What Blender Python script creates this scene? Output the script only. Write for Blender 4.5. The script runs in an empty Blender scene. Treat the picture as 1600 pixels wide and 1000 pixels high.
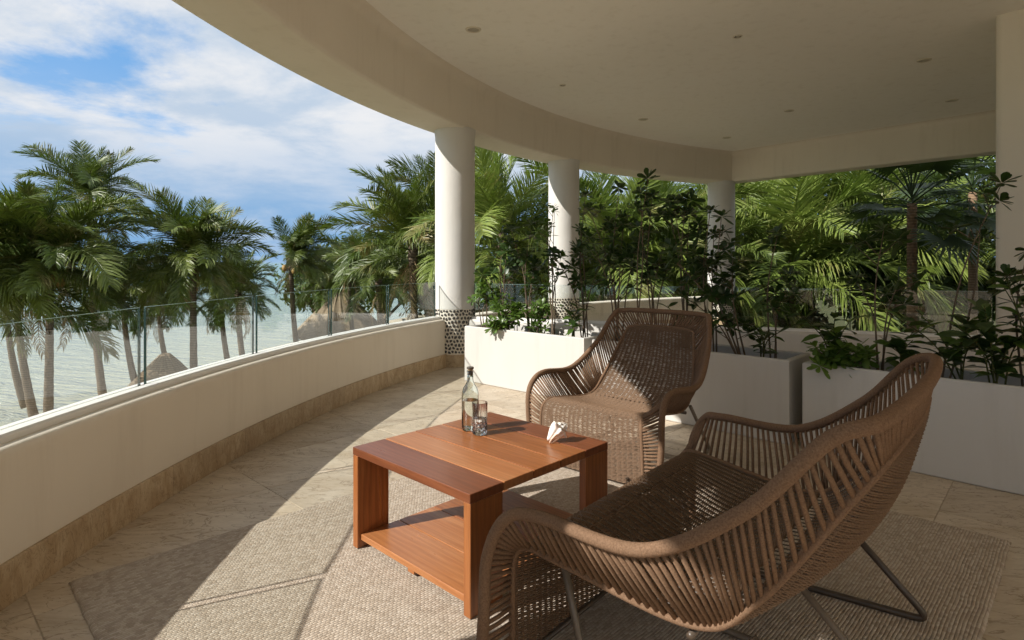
import bpy, math, random
from mathutils import Vector, Matrix
import numpy as np
random.seed(7)
R_ = math.radians
sc = bpy.context.scene
COL = sc.collection

# ------------------------------------------------------------------ camera
CAMZ = 1.25; FPX = 917.0; HY = 410.0
cam_d = bpy.data.cameras.new('camera'); cam = bpy.data.objects.new('camera', cam_d); COL.objects.link(cam)
cam.location = (0, 0, CAMZ); cam.rotation_euler = (R_(90), 0, 0)
cam_d.sensor_width = 36; cam_d.lens = FPX/1600*36; cam_d.shift_y = -0.05625
cam_d.clip_start = 0.05; cam_d.clip_end = 60000
sc.camera = cam
# ------------------------------------------------------------------ light
SUN_AZ = 0.45; SUN_EL = R_(36.5)          # light travels towards (cos az, sin az)
sun_from = Vector((-math.cos(SUN_AZ)*math.cos(SUN_EL), -math.sin(SUN_AZ)*math.cos(SUN_EL), math.sin(SUN_EL)))
sd = bpy.data.lights.new('sun', 'SUN'); sd.energy = 3.15; sd.angle = R_(0.55); sd.color = (1.0, 0.955, 0.88)
so = bpy.data.objects.new('sun', sd); COL.objects.link(so)
so.rotation_euler = sun_from.to_track_quat('Z', 'Y').to_euler(); so.location = sun_from*30
world = bpy.data.worlds.new('World'); sc.world = world; world.use_nodes = True
def build_world():
    nt = world.node_tree; N = nt.nodes; L = nt.links
    bg = N['Background']; bg.inputs['Strength'].default_value = 0.10
    sky = N.new('ShaderNodeTexSky'); sky.sky_type = 'NISHITA'; sky.sun_disc = False
    sky.sun_elevation = SUN_EL; sky.sun_rotation = math.atan2(sun_from.x, sun_from.y)
    sky.air_density = 1.0; sky.dust_density = 0.6; sky.ozone_density = 1.5
    tc = N.new('ShaderNodeTexCoord'); sep = N.new('ShaderNodeSeparateXYZ'); L.new(tc.outputs['Generated'], sep.inputs[0])
    def M(op, a, b=None, c=None):
        n = N.new('ShaderNodeMath'); n.operation = op
        for i, v in enumerate((a, b, c)):
            if v is None: continue
            if isinstance(v, (int, float)): n.inputs[i].default_value = v
            else: L.new(v, n.inputs[i])
        return n.outputs[0]
    zc = M('MAXIMUM', sep.outputs[2], 0.0)
    den = M('ADD', zc, 0.16)
    px = M('DIVIDE', sep.outputs[0], den); py = M('DIVIDE', sep.outputs[1], den)
    cmb = N.new('ShaderNodeCombineXYZ'); L.new(px, cmb.inputs[0]); L.new(py, cmb.inputs[1])
    def noise(scale, detail, rough, dist, off):
        mp = N.new('ShaderNodeMapping'); mp.inputs['Location'].default_value = off; mp.inputs['Scale'].default_value = (1, 1, 1)
        L.new(cmb.outputs[0], mp.inputs[0])
        n = N.new('ShaderNodeTexNoise'); n.inputs['Scale'].default_value = scale; n.inputs['Detail'].default_value = detail
        n.inputs['Roughness'].default_value = rough; n.inputs['Distortion'].default_value = dist
        L.new(mp.outputs[0], n.inputs['Vector']); return n.outputs['Fac']
    def mr(v, a, b, c, d, smooth=True):
        n = N.new('ShaderNodeMapRange'); n.interpolation_type = 'SMOOTHSTEP' if smooth else 'LINEAR'
        L.new(v, n.inputs[0])
        for i, q in enumerate((a, b, c, d)): n.inputs[i+1].default_value = q
        return n.outputs[0]
    big = noise(0.42, 3, 0.5, 0.2, (17.98, 1.77, 0))
    fine = noise(1.5, 12, 0.62, 0.12, (-2.21, -9.27, 0))
    cov = M('ADD', M('MULTIPLY', big, 0.75), M('MULTIPLY', fine, 0.5))
    mask = mr(cov, 0.405, 0.515, 0.0, 1.0)
    shade = mr(noise(1.5, 12, 0.60, 0.15, (9.1, 4.2, 0)), 0.38, 0.62, 0.0, 1.0)
    def mixc(f, a, b):
        n = N.new('ShaderNodeMix'); n.data_type = 'RGBA'
        for k, v in ((0, f), (6, a), (7, b)):
            if isinstance(v, tuple): n.inputs[k].default_value = (*v, 1)
            else: L.new(v, n.inputs[k])
        return n.outputs[2]
    cloud = mixc(shade, (2.45, 2.95, 3.6), (3.95, 4.0, 4.1))
    # blue-grey bank of far cloud low over the sea, all the way round
    bank = mixc(mr(noise(0.9, 6, 0.6, 0.4, (3.1, 1.7, 0)), 0.40, 0.66, 0.0, 1.0), (1.1, 2.05, 3.35), (2.15, 2.75, 3.6))
    up = mr(zc, 0.05, 0.24, 0.0, 1.0)
    cloud = mixc(up, bank, cloud)
    deep = mixc(M('MULTIPLY', up, 0.75), sky.outputs[0], (0.62, 1.75, 3.5))
    lowm = mr(zc, 0.02, 0.30, 0.92, 0.0)
    mask = M('MAXIMUM', mask, lowm)
    mx = N.new('ShaderNodeMix'); mx.data_type = 'RGBA'
    L.new(mask, mx.inputs[0]); L.new(deep, mx.inputs[6]); L.new(cloud, mx.inputs[7])
    L.new(mx.outputs[2], bg.inputs['Color'])
build_world()
sc.view_settings.view_transform = 'Standard'; sc.view_settings.look = 'None'
sc.view_settings.exposure = 1.12; sc.view_settings.gamma = 1.0; sc.view_settings.use_curve_mapping = False
cy = sc.cycles
cy.use_denoising = True
try: cy.denoiser = 'OPENIMAGEDENOISE'; cy.denoising_input_passes = 'RGB_ALBEDO_NORMAL'
except Exception: pass
cy.use_adaptive_sampling = True; cy.adaptive_threshold = 0.025
cy.max_bounces = 10; cy.diffuse_bounces = 8; cy.glossy_bounces = 4; cy.transmission_bounces = 8; cy.transparent_max_bounces = 16
cy.caustics_reflective = False; cy.caustics_refractive = False; cy.sample_clamp_indirect = 6.0

# ------------------------------------------------------------------ helpers
def tag(o, label=None, cat=None, group=None, kind=None):
    if label: o['label'] = label
    if cat: o['category'] = cat
    if group: o['group'] = group
    if kind: o['kind'] = kind
    return o
def empty(name, loc=(0, 0, 0), rz=0.0, **kw):
    o = bpy.data.objects.new(name, None); o.empty_display_size = 0.1; COL.objects.link(o)
    o.location = loc; o.rotation_euler = (0, 0, rz); tag(o, **kw); return o
def mesh_obj(name, me, parent=None, loc=None, **kw):
    o = bpy.data.objects.new(name, me); COL.objects.link(o)
    if parent is not None: o.parent = parent
    if loc is not None: o.location = loc
    tag(o, **kw); return o
def pix(px, py, Y):
    return Vector(((px-800)/FPX*Y, Y, CAMZ-(py-HY)/FPX*Y))
class MB:
    def __init__(s): s.v = []; s.f = []
    def add(s, vs, fs):
        b = len(s.v); s.v += [tuple(v) for v in vs]; s.f += [tuple(i+b for i in f) for f in fs]; return s
    def box(s, x0, x1, y0, y1, z0, z1):
        return s.add([(x0,y0,z0),(x1,y0,z0),(x1,y1,z0),(x0,y1,z0),(x0,y0,z1),(x1,y0,z1),(x1,y1,z1),(x0,y1,z1)],
                     [(0,3,2,1),(4,5,6,7),(0,1,5,4),(1,2,6,5),(2,3,7,6),(3,0,4,7)])
    def bbox(s, x0, x1, y0, y1, z0, z1, b=0.004):
        # chamfered box
        vs = []; 
        for z, i in ((z0, b), (z0+b, 0), (z1-b, 0), (z1, b)):
            c = b if i == 0 else b*1.0
            e = i
            vs += [(x0+e+ (b if i==0 else b), y0+e, z), (x1-e-b, y0+e, z), (x1-e, y0+e+b, z), (x1-e, y1-e-b, z), (x1-e-b, y1-e, z), (x0+e+b, y1-e, z), (x0+e, y1-e-b, z), (x0+e, y0+e+b, z)]
        fs = [tuple(range(7, -1, -1)), tuple(range(24, 32))]
        for k in range(3):
            for i in range(8):
                j = (i+1) % 8; fs.append((k*8+i, k*8+j, k*8+8+j, k*8+8+i))
        return s.add(vs, fs)
    def tube(s, pts, rad, sides=8, closed=False, caps=True, flat=1.0, up=None):
        pts = [Vector(p) for p in pts]; n = len(pts)
        if isinstance(rad, (int, float)): rad = [rad]*n
        T = []
        for i in range(n):
            if closed: d = pts[(i+1) % n]-pts[i-1]
            else: d = pts[min(i+1, n-1)]-pts[max(i-1, 0)]
            T.append(d.normalized() if d.length > 1e-9 else Vector((0, 0, 1)))
        ref = up or (Vector((0, 0, 1)) if abs(T[0].z) < 0.9 else Vector((1, 0, 0)))
        nrm = (ref - T[0]*ref.dot(T[0])).normalized()
        vs = []; fs = []
        for i in range(n):
            nrm = (nrm - T[i]*nrm.dot(T[i]))
            nrm = nrm.normalized() if nrm.length > 1e-6 else T[i].orthogonal().normalized()
            bi = T[i].cross(nrm)
            for k in range(sides):
                a = 2*math.pi*k/sides
                vs.append(pts[i] + nrm*(math.cos(a)*rad[i]*flat) + bi*(math.sin(a)*rad[i]))
        m = n if closed else n-1
        for i in range(m):
            j = (i+1) % n
            for k in range(sides):
                l = (k+1) % sides
                fs.append((i*sides+k, i*sides+l, j*sides+l, j*sides+k))
        if caps and not closed:
            fs.append(tuple(range(sides-1, -1, -1))); fs.append(tuple((n-1)*sides+k for k in range(sides)))
        return s.add(vs, fs)
    def lathe(s, prof, n=32, c=(0, 0, 0), cap=True):
        vs = []; fs = []
        for r, z in prof:
            for k in range(n):
                a = 2*math.pi*k/n; vs.append((c[0]+r*math.cos(a), c[1]+r*math.sin(a), c[2]+z))
        for i in range(len(prof)-1):
            for k in range(n):
                l = (k+1) % n; fs.append((i*n+k, i*n+l, (i+1)*n+l, (i+1)*n+k))
        if cap:
            if prof[0][0] > 1e-5: fs.append(tuple(range(n-1, -1, -1)))
            if prof[-1][0] > 1e-5: fs.append(tuple((len(prof)-1)*n+k for k in range(n)))
        return s.add(vs, fs)
    def arc(s, prof, c, a0, a1, n, caps=True):
        # closed (R,z) profile swept round a vertical axis at c from a0 to a1
        vs = []; fs = []; m = len(prof)
        for i in range(n+1):
            a = a0+(a1-a0)*i/n; ca, sa = math.cos(a), math.sin(a)
            for r, z in prof: vs.append((c[0]+r*ca, c[1]+r*sa, z))
        for i in range(n):
            for k in range(m):
                l = (k+1) % m; fs.append((i*m+k, i*m+l, (i+1)*m+l, (i+1)*m+k))
        if caps: fs.append(tuple(range(m-1, -1, -1))); fs.append(tuple(n*m+k for k in range(m)))
        return s.add(vs, fs)
    def prism(s, poly, z0, z1):
        n = len(poly)
        vs = [(x, y, z0) for x, y in poly]+[(x, y, z1) for x, y in poly]
        fs = [tuple(range(n-1, -1, -1)), tuple(range(n, 2*n))]+[(i, (i+1) % n, n+(i+1) % n, n+i) for i in range(n)]
        return s.add(vs, fs)
    def mesh(s, name, mat, smooth=False, angle=None):
        me = bpy.data.meshes.new(name); me.from_pydata(s.v, [], s.f); 
        if mat: me.materials.append(mat)
        me.validate(); me.update()
        if smooth:
            me.shade_smooth()
            if angle: 
                me.set_sharp_from_angle(angle=angle)
        return me
    def build(s, name, mat, parent=None, smooth=False, angle=None, loc=None, fixn=True, **kw):
        me = s.mesh(name, mat, smooth, angle)
        if fixn:
            import bmesh
            bm = bmesh.new(); bm.from_mesh(me); bmesh.ops.recalc_face_normals(bm, faces=bm.faces); bm.to_mesh(me); bm.free()
            if smooth and angle: me.set_sharp_from_angle(angle=angle)
        return mesh_obj(name, me, parent, loc, **kw)
def cr(P, n=10):
    # Catmull-Rom through control points; returns list of Vectors
    P = [Vector(p) for p in P]; Pp = [P[0]*2-P[1]]+P+[P[-1]*2-P[-2]]; Q = []
    for i in range(1, len(Pp)-2):
        p0, p1, p2, p3 = Pp[i-1:i+3]
        for k in range(n):
            t = k/n
            Q.append(0.5*((2*p1)+(p2-p0)*t+(2*p0-5*p1+4*p2-p3)*t*t+(3*p1-p0-3*p2+p3)*t**3))
    Q.append(P[-1]); return Q
def resample(Q, step):
    Q = [Vector(q) for q in Q]; d = [0]
    for a, b in zip(Q, Q[1:]): d.append(d[-1]+(b-a).length)
    n = max(2, int(d[-1]/step)); out = []; j = 0
    for i in range(n+1):
        t = d[-1]*i/n
        while j < len(d)-2 and d[j+1] < t: j += 1
        w = (t-d[j])/max(1e-9, d[j+1]-d[j]); out.append(Q[j].lerp(Q[j+1], w))
    return out

# ------------------------------------------------------------------ materials
def mat(name, col=(0.5, 0.5, 0.5), rough=0.6, **kw):
    m = bpy.data.materials.new(name); m.use_nodes = True; b = m.node_tree.nodes['Principled BSDF']
    b.inputs['Base Color'].default_value = (*col, 1); b.inputs['Roughness'].default_value = rough
    b.inputs['Specular IOR Level'].default_value = kw.get('spec', 0.4)
    for k, v in kw.items():
        if k in b.inputs: b.inputs[k].default_value = v
    return m
class NT:
    def __init__(s, m): s.m = m; s.t = m.node_tree; s.N = s.t.nodes; s.L = s.t.links; s.b = s.N['Principled BSDF']
    def n(s, typ, ins=None, **props):
        x = s.N.new(typ)
        for k, v in props.items(): setattr(x, k, v)
        for k, v in (ins or {}).items():
            if hasattr(v, 'links') or isinstance(v, bpy.types.NodeSocket): s.L.new(v, x.inputs[k])
            else: x.inputs[k].default_value = v
        return x
    def co(s, scale=(1, 1, 1), rot=(0, 0, 0), out='Object', rnd=0.0):
        tc = s.n('ShaderNodeTexCoord').outputs[out]
        if rnd:
            oi = s.n('ShaderNodeObjectInfo').outputs['Random']
            mul = s.n('ShaderNodeMath', {0: oi, 1: rnd}, operation='MULTIPLY').outputs[0]
            cb = s.n('ShaderNodeCombineXYZ', {0: mul, 1: mul, 2: mul}).outputs[0]
            tc = s.n('ShaderNodeVectorMath', {0: tc, 1: cb}, operation='ADD').outputs[0]
        return s.n('ShaderNodeMapping', {'Vector': tc, 'Scale': scale, 'Rotation': rot}).outputs[0]
    def noise(s, vec, scale, detail=6, rough=0.55, dist=0.0):
        return s.n('ShaderNodeTexNoise', {'Vector': vec, 'Scale': scale, 'Detail': detail, 'Roughness': rough, 'Distortion': dist}).outputs['Fac']
    def ramp(s, v, stops):
        r = s.n('ShaderNodeValToRGB', {0: v}); e = r.color_ramp.elements
        while len(e) < len(stops): e.new(0.5)
        for x, (p, c) in zip(e, stops): x.position = p; x.color = (*c, 1) if len(c) == 3 else c
        return r.outputs[0]
    def mix(s, f, a, b, blend='MIX'):
        x = s.n('ShaderNodeMix', data_type='RGBA', blend_type=blend)
        for k, v in ((0, f), (6, a), (7, b)):
            if isinstance(v, bpy.types.NodeSocket): s.L.new(v, x.inputs[k])
            elif isinstance(v, (int, float)): x.inputs[k].default_value = v
            else: x.inputs[k].default_value = (*v, 1)
        return x.outputs[2]
    def math(s, op, a, b=0.0, c=0.0):
        return s.n('ShaderNodeMath', {0: a, 1: b, 2: c}, operation=op).outputs[0]
    def bump(s, h, strength=0.3, dist=0.01):
        b = s.n('ShaderNodeBump', {'Height': h, 'Strength': strength, 'Distance': dist}); s.L.new(b.outputs[0], s.b.inputs['Normal'])
    def base(s, c): s.L.new(c, s.b.inputs['Base Color'])
    def rough(s, c): s.L.new(c, s.b.inputs['Roughness'])

def m_plaster(name, col, dirt=0.06):
    m = mat(name, col, 0.75, spec=0.2); t = NT(m); c = t.co()
    n1 = t.noise(c, 1.3, 5, 0.6, 0.4); n2 = t.noise(c, 9, 4, 0.6)
    dark = tuple(v*(1-dirt*2.2)*w for v, w in zip(col, (1, 0.985, 0.95)))
    run = t.ramp(t.noise(t.n('ShaderNodeMapping', {'Vector': c, 'Scale': (5.0, 5.0, 0.5)}).outputs[0], 1.7, 6, 0.65), [(0.52, (0, 0, 0)), (0.78, (1, 1, 1))])
    t.base(t.mix(t.math('MULTIPLY', run, 0.35), t.mix(t.math('MULTIPLY', n1, 0.9), col, dark), tuple(v*0.72*w for v, w in zip(col, (1, 0.96, 0.9)))))
    h = t.math('ADD', t.math('MULTIPLY', t.noise(c, 3.5, 3), 1.0), t.math('MULTIPLY', n2, 0.25))
    t.bump(h, 0.25, 0.012); return m
M_WALL = m_plaster('cream_plaster', (0.77, 0.71, 0.62))
M_COL = m_plaster('white_plaster', (0.64, 0.625, 0.60), 0.05)
M_CEIL = m_plaster('ceiling_plaster', (0.89, 0.865, 0.82), 0.02)
M_PLANTER = m_plaster('planter_white', (0.57, 0.555, 0.53), 0.07)
M_KERB = mat('white_channel', (0.80, 0.79, 0.76), 0.5)

def m_stone(name, base, vein, dark, scale=1.0):
    m = mat(name, base, 0.42, spec=0.4); t = NT(m)
    c = t.co((1.0*scale, 2.6*scale, 1.0*scale), (0, 0, R_(47)), rnd=37.0)
    n1 = t.noise(c, 1.6, 8, 0.62, 1.4)
    n2 = t.noise(c, 5.5, 10, 0.7, 2.2)
    n3 = t.noise(c, 26, 6, 0.6, 0.5)
    col = t.mix(t.ramp(n1, [(0.35, (0, 0, 0)), (0.7, (1, 1, 1))]), base, vein)
    crack = t.ramp(n2, [(0.60, (0, 0, 0)), (0.685, (1, 1, 1))])
    col = t.mix(t.math('MULTIPLY', crack, 0.75), col, dark)
    line = t.math('ABSOLUTE', t.math('SUBTRACT', t.noise(c, 2.3, 9, 0.6, 2.5), 0.5))
    col = t.mix(t.ramp(line, [(0.0, (0.75, 0.75, 0.75)), (0.016, (0, 0, 0))]), col, dark)
    col = t.mix(t.math('MULTIPLY', t.ramp(n3, [(0.45, (0, 0, 0)), (0.75, (1, 1, 1))]), 0.22), col, dark)
    oi = t.n('ShaderNodeObjectInfo').outputs['Random']
    hsv = t.n('ShaderNodeHueSaturation', {'Color': col, 'Value': t.math('MULTIPLY_ADD', oi, 0.22, 0.88)}).outputs[0]
    t.base(hsv); t.rough(t.math('MULTIPLY_ADD', n1, 0.35, 0.25))
    t.bump(t.math('SUBTRACT', t.math('MULTIPLY', n3, 0.3), crack), 0.18, 0.004); return m
M_TILE = m_stone('travertine_tile', (0.57, 0.49, 0.385), (0.43, 0.345, 0.245), (0.17, 0.11, 0.06))
M_SKIRT = m_stone('travertine_skirting', (0.52, 0.41, 0.27), (0.36, 0.25, 0.14), (0.16, 0.10, 0.05), 2.6)
M_GROUT = mat('joint_mortar', (0.46, 0.39, 0.30), 0.9)

def m_thin_glass():
    m = bpy.data.materials.new('clear_pane'); m.use_nodes = True; t = m.node_tree; N = t.nodes; L = t.links
    N.remove(N['Principled BSDF']); out = N['Material Output']
    tr = N.new('ShaderNodeBsdfTransparent'); tr.inputs[0].default_value = (0.955, 0.975, 0.965, 1)
    gl = N.new('ShaderNodeBsdfGlossy'); gl.inputs['Roughness'].default_value = 0.0; gl.inputs[0].default_value = (1, 1, 1, 1)
    lw = N.new('ShaderNodeLayerWeight'); lw.inputs[0].default_value = 0.5
    p = N.new('ShaderNodeMath'); p.operation = 'POWER'; p.inputs[1].default_value = 5.0; L.new(lw.outputs['Facing'], p.inputs[0])
    q = N.new('ShaderNodeMath'); q.operation = 'MULTIPLY_ADD'; q.inputs[1].default_value = 0.94; q.inputs[2].default_value = 0.06; L.new(p.outputs[0], q.inputs[0])
    mx = N.new('ShaderNodeMixShader'); L.new(q.outputs[0], mx.inputs[0]); L.new(tr.outputs[0], mx.inputs[1]); L.new(gl.outputs[0], mx.inputs[2])
    L.new(mx.outputs[0], out.inputs[0]); return m
M_PANE = m_thin_glass()
M_EDGE = mat('green_glass_edge', (0.010, 0.028, 0.022), 0.15, spec=0.5); M_EDGE.node_tree.nodes['Principled BSDF'].inputs['Transmission Weight'].default_value = 0.0

M_EDGE2 = mat('glass_top_edge', (0.30, 0.42, 0.38), 0.12, spec=0.8)

def m_wood(name, c1, c2, c3):
    m = mat(name, c1, 0.38, spec=0.45); t = NT(m)
    c = t.co((1, 1, 1), rnd=11.0)
    st = t.n('ShaderNodeMapping', {'Vector': c, 'Scale': (1.2, 11, 11)}).outputs[0]
    n1 = t.noise(st, 1.6, 6, 0.6, 0.8)
    n2 = t.noise(t.n('ShaderNodeMapping', {'Vector': c, 'Scale': (4, 130, 130)}).outputs[0], 1.5, 4, 0.6, 0.2)
    ring = t.n('ShaderNodeTexWave', {'Vector': t.n('ShaderNodeMapping', {'Vector': c, 'Scale': (0.7, 7, 7)}).outputs[0], 'Scale': 1.6, 'Distortion': 7.0, 'Detail': 3.0, 'Detail Scale': 1.4}, wave_type='BANDS', bands_direction='Y').outputs['Fac']
    col = t.mix(t.ramp(n1, [(0.3, (0, 0, 0)), (0.7, (1, 1, 1))]), c1, c2)
    col = t.mix(t.math('MULTIPLY', ring, 0.27), col, c3)
    col = t.mix(t.math('MULTIPLY', t.ramp(n2, [(0.45, (0, 0, 0)), (0.75, (1, 1, 1))]), 0.4), col, c3)
    oi = t.n('ShaderNodeObjectInfo').outputs['Random']
    hsv = t.n('ShaderNodeHueSaturation', {'Color': col, 'Value': t.math('MULTIPLY_ADD', oi, 0.24, 0.88)}).outputs[0]
    t.base(hsv); t.rough(t.math('MULTIPLY_ADD', n1, 0.16, 0.22)); t.bump(n2, 0.12, 0.002); return m
M_WOOD = m_wood('oiled_hardwood', (0.37, 0.14, 0.045), (0.25, 0.082, 0.024), (0.085, 0.026, 0.010))
M_WOODD = m_wood('oiled_hardwood_dark', (0.22, 0.075, 0.032), (0.16, 0.05, 0.02), (0.075, 0.022, 0.01))
M_WOODL = m_wood('oiled_hardwood_light', (0.42, 0.185, 0.072), (0.34, 0.13, 0.045), (0.18, 0.06, 0.02))

def m_rope(name, col, dark, scale=220, rough=0.85):
    m = mat(name, col, rough, spec=0.25); t = NT(m); c = t.co()
    n = t.noise(c, scale, 3, 0.7); n2 = t.noise(c, 9, 4, 0.6)
    k = t.mix(t.ramp(n, [(0.35, (0, 0, 0)), (0.68, (1, 1, 1))]), dark, col)
    t.base(t.mix(t.math('MULTIPLY', n2, 0.5), k, tuple(v*0.62 for v in col)))
    t.bump(n, 0.5, 0.002); return m
M_ROPE = m_rope('brown_rope', (0.25, 0.152, 0.093), (0.12, 0.068, 0.038))
M_WEAVE = m_rope('woven_cord', (0.24, 0.152, 0.094), (0.105, 0.06, 0.034), 300, 0.6)
M_FRAME = mat('bronze_steel', (0.07, 0.05, 0.035), 0.35, spec=0.5)
M_FRAME_LIT = mat('bronze_steel_lit', (0.16, 0.125, 0.09), 0.35, spec=0.5)  # lighter copy of the frame steel, sunlight on the rods put into colour

def m_rug():
    m = mat('braided_wool', (0.4, 0.33, 0.26), 0.95, spec=0.1); t = NT(m)
    tc = t.n('ShaderNodeTexCoord').outputs['Object']; sx = t.n('ShaderNodeSeparateXYZ', {0: tc})
    warp = t.noise(t.co(), 5, 2, 0.5)
    u = t.math('MULTIPLY_ADD', warp, 0.012, sx.outputs[0]); v = sx.outputs[1]
    ru = t.math('MULTIPLY', u, 1/0.0112)
    row = t.math('FLOOR', ru); fu = t.math('FRACT', ru)
    par = t.math('MULTIPLY', t.math('FRACT', t.math('MULTIPLY', row, 0.5)), 1.0)
    rr = t.n('ShaderNodeTexWhiteNoise', {'W': row}, noise_dimensions='1D').outputs['Value']
    rv = t.math('ADD', t.math('MULTIPLY', v, 1/0.0175), t.math('ADD', par, t.math('MULTIPLY', rr, 0.35)))
    fv = t.math('FRACT', rv)
    su = t.math('SINE', t.math('MULTIPLY', fu, math.pi)); sv = t.math('SINE', t.math('MULTIPLY', fv, math.pi))
    hgt = t.math('MULTIPLY', t.math('POWER', su, 0.6), t.math('MULTIPLY_ADD', t.math('POWER', sv, 0.6), 0.55, 0.45))
    cell = t.n('ShaderNodeTexWhiteNoise', {0: t.n('ShaderNodeCombineXYZ', {0: row, 1: t.math('FLOOR', rv)}).outputs[0]}, noise_dimensions='2D').outputs['Value']
    fib = t.noise(t.co(), 160, 3, 0.7)
    col = t.ramp(cell, [(0.0, (0.36, 0.30, 0.24)), (0.5, (0.48, 0.41, 0.335)), (1.0, (0.58, 0.51, 0.43))])
    col = t.mix(t.math('MULTIPLY', rr, 0.3), col, (0.46, 0.37, 0.28))
    col = t.mix(t.math('MULTIPLY', fib, 0.45), col, (0.30, 0.24, 0.18))
    col = t.mix(t.ramp(hgt, [(0.0, (1, 1, 1)), (0.45, (0, 0, 0))]), col, (0.17, 0.13, 0.095))
    t.base(col); t.bump(t.math('ADD', hgt, t.math('MULTIPLY', fib, 0.35)), 0.8, 0.004); return m
M_RUG = m_rug()

def m_leaf(name, c1, c2, trans=0.35, rough=0.42, spec=0.5, yellow=None):
    m = bpy.data.materials.new(name); m.use_nodes = True; t = NT(m); b = t.b
    b.inputs['Roughness'].default_value = rough; b.inputs['Specular IOR Level'].default_value = spec
    oi = t.n('ShaderNodeObjectInfo').outputs['Random']
    n = t.noise(t.co(rnd=5.0), 2.2, 3, 0.6)
    k = t.math('MULTIPLY_ADD', n, 0.7, t.math('MULTIPLY_ADD', oi, 0.5, -0.1))
    col = t.mix(k, c1, c2)
    if yellow: col = t.mix(t.ramp(t.noise(t.co(rnd=9.0), 0.9, 2), [(0.56, (0, 0, 0)), (0.72, (1, 1, 1))]), col, yellow)
    t.base(col)
    tl = t.n('ShaderNodeBsdfTranslucent'); t.L.new(t.mix(0.4, col, (0.25, 0.42, 0.04)), tl.inputs[0])
    ms = t.n('ShaderNodeMixShader', {0: trans}); t.L.new(b.outputs[0], ms.inputs[1]); t.L.new(tl.outputs[0], ms.inputs[2])
    t.L.new(ms.outputs[0], t.N['Material Output'].inputs[0]); return m
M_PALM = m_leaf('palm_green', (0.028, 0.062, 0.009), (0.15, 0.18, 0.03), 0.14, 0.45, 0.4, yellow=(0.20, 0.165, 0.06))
M_PALM_LIT = m_leaf('palm_sunlit', (0.07, 0.13, 0.016), (0.27, 0.315, 0.07), 0.2, 0.45, 0.4, yellow=(0.26, 0.225, 0.085))  # palm leaf lightened, strong sunlight put into its colour
M_DEAD = m_leaf('palm_dead', (0.22, 0.145, 0.075), (0.33, 0.24, 0.14), 0.15, 0.7, 0.2)
M_FAN = m_leaf('fan_palm_green', (0.02, 0.042, 0.012), (0.045, 0.075, 0.02), 0.15, 0.5)
M_LEAFD = m_leaf('shrub_dark', (0.014, 0.034, 0.009), (0.036, 0.07, 0.017), 0.18, 0.4)
M_LEAFL = m_leaf('shrub_light', (0.06, 0.125, 0.022), (0.12, 0.19, 0.04), 0.35, 0.35)
M_TREE = m_leaf('tree_leaf', (0.02, 0.04, 0.01), (0.065, 0.09, 0.022), 0.22, 0.5, 0.3)
def m_bark(name, c1, c2, ring=0):
    m = mat(name, c1, 0.9, spec=0.15); t = NT(m); c = t.co((1, 1, 1), rnd=7.0)
    n = t.noise(c, 6, 6, 0.65)
    k = n
    if ring:
        w = t.n('ShaderNodeTexWave', {'Vector': c, 'Scale': ring, 'Distortion': 1.2, 'Detail': 2.0}, bands_direction='Z').outputs['Fac']
        k = t.math('MULTIPLY_ADD', w, 0.5, t.math('MULTIPLY', n, 0.6))
    t.base(t.mix(k, c1, c2)); t.bump(k, 0.6, 0.02); return m
M_TRUNK = m_bark('palm_trunk', (0.055, 0.042, 0.03), (0.18, 0.14, 0.10), 4.0)
M_STEM = m_bark('shrub_stem', (0.09, 0.065, 0.045), (0.20, 0.155, 0.11))
M_STEMG = m_bark('green_stem', (0.05, 0.06, 0.02), (0.09, 0.09, 0.035))
M_SOIL = m_bark('planter_soil', (0.015, 0.011, 0.008), (0.05, 0.036, 0.025))
M_THATCH = m_bark('palm_thatch', (0.15, 0.11, 0.07), (0.34, 0.27, 0.19), 5.0)

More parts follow.
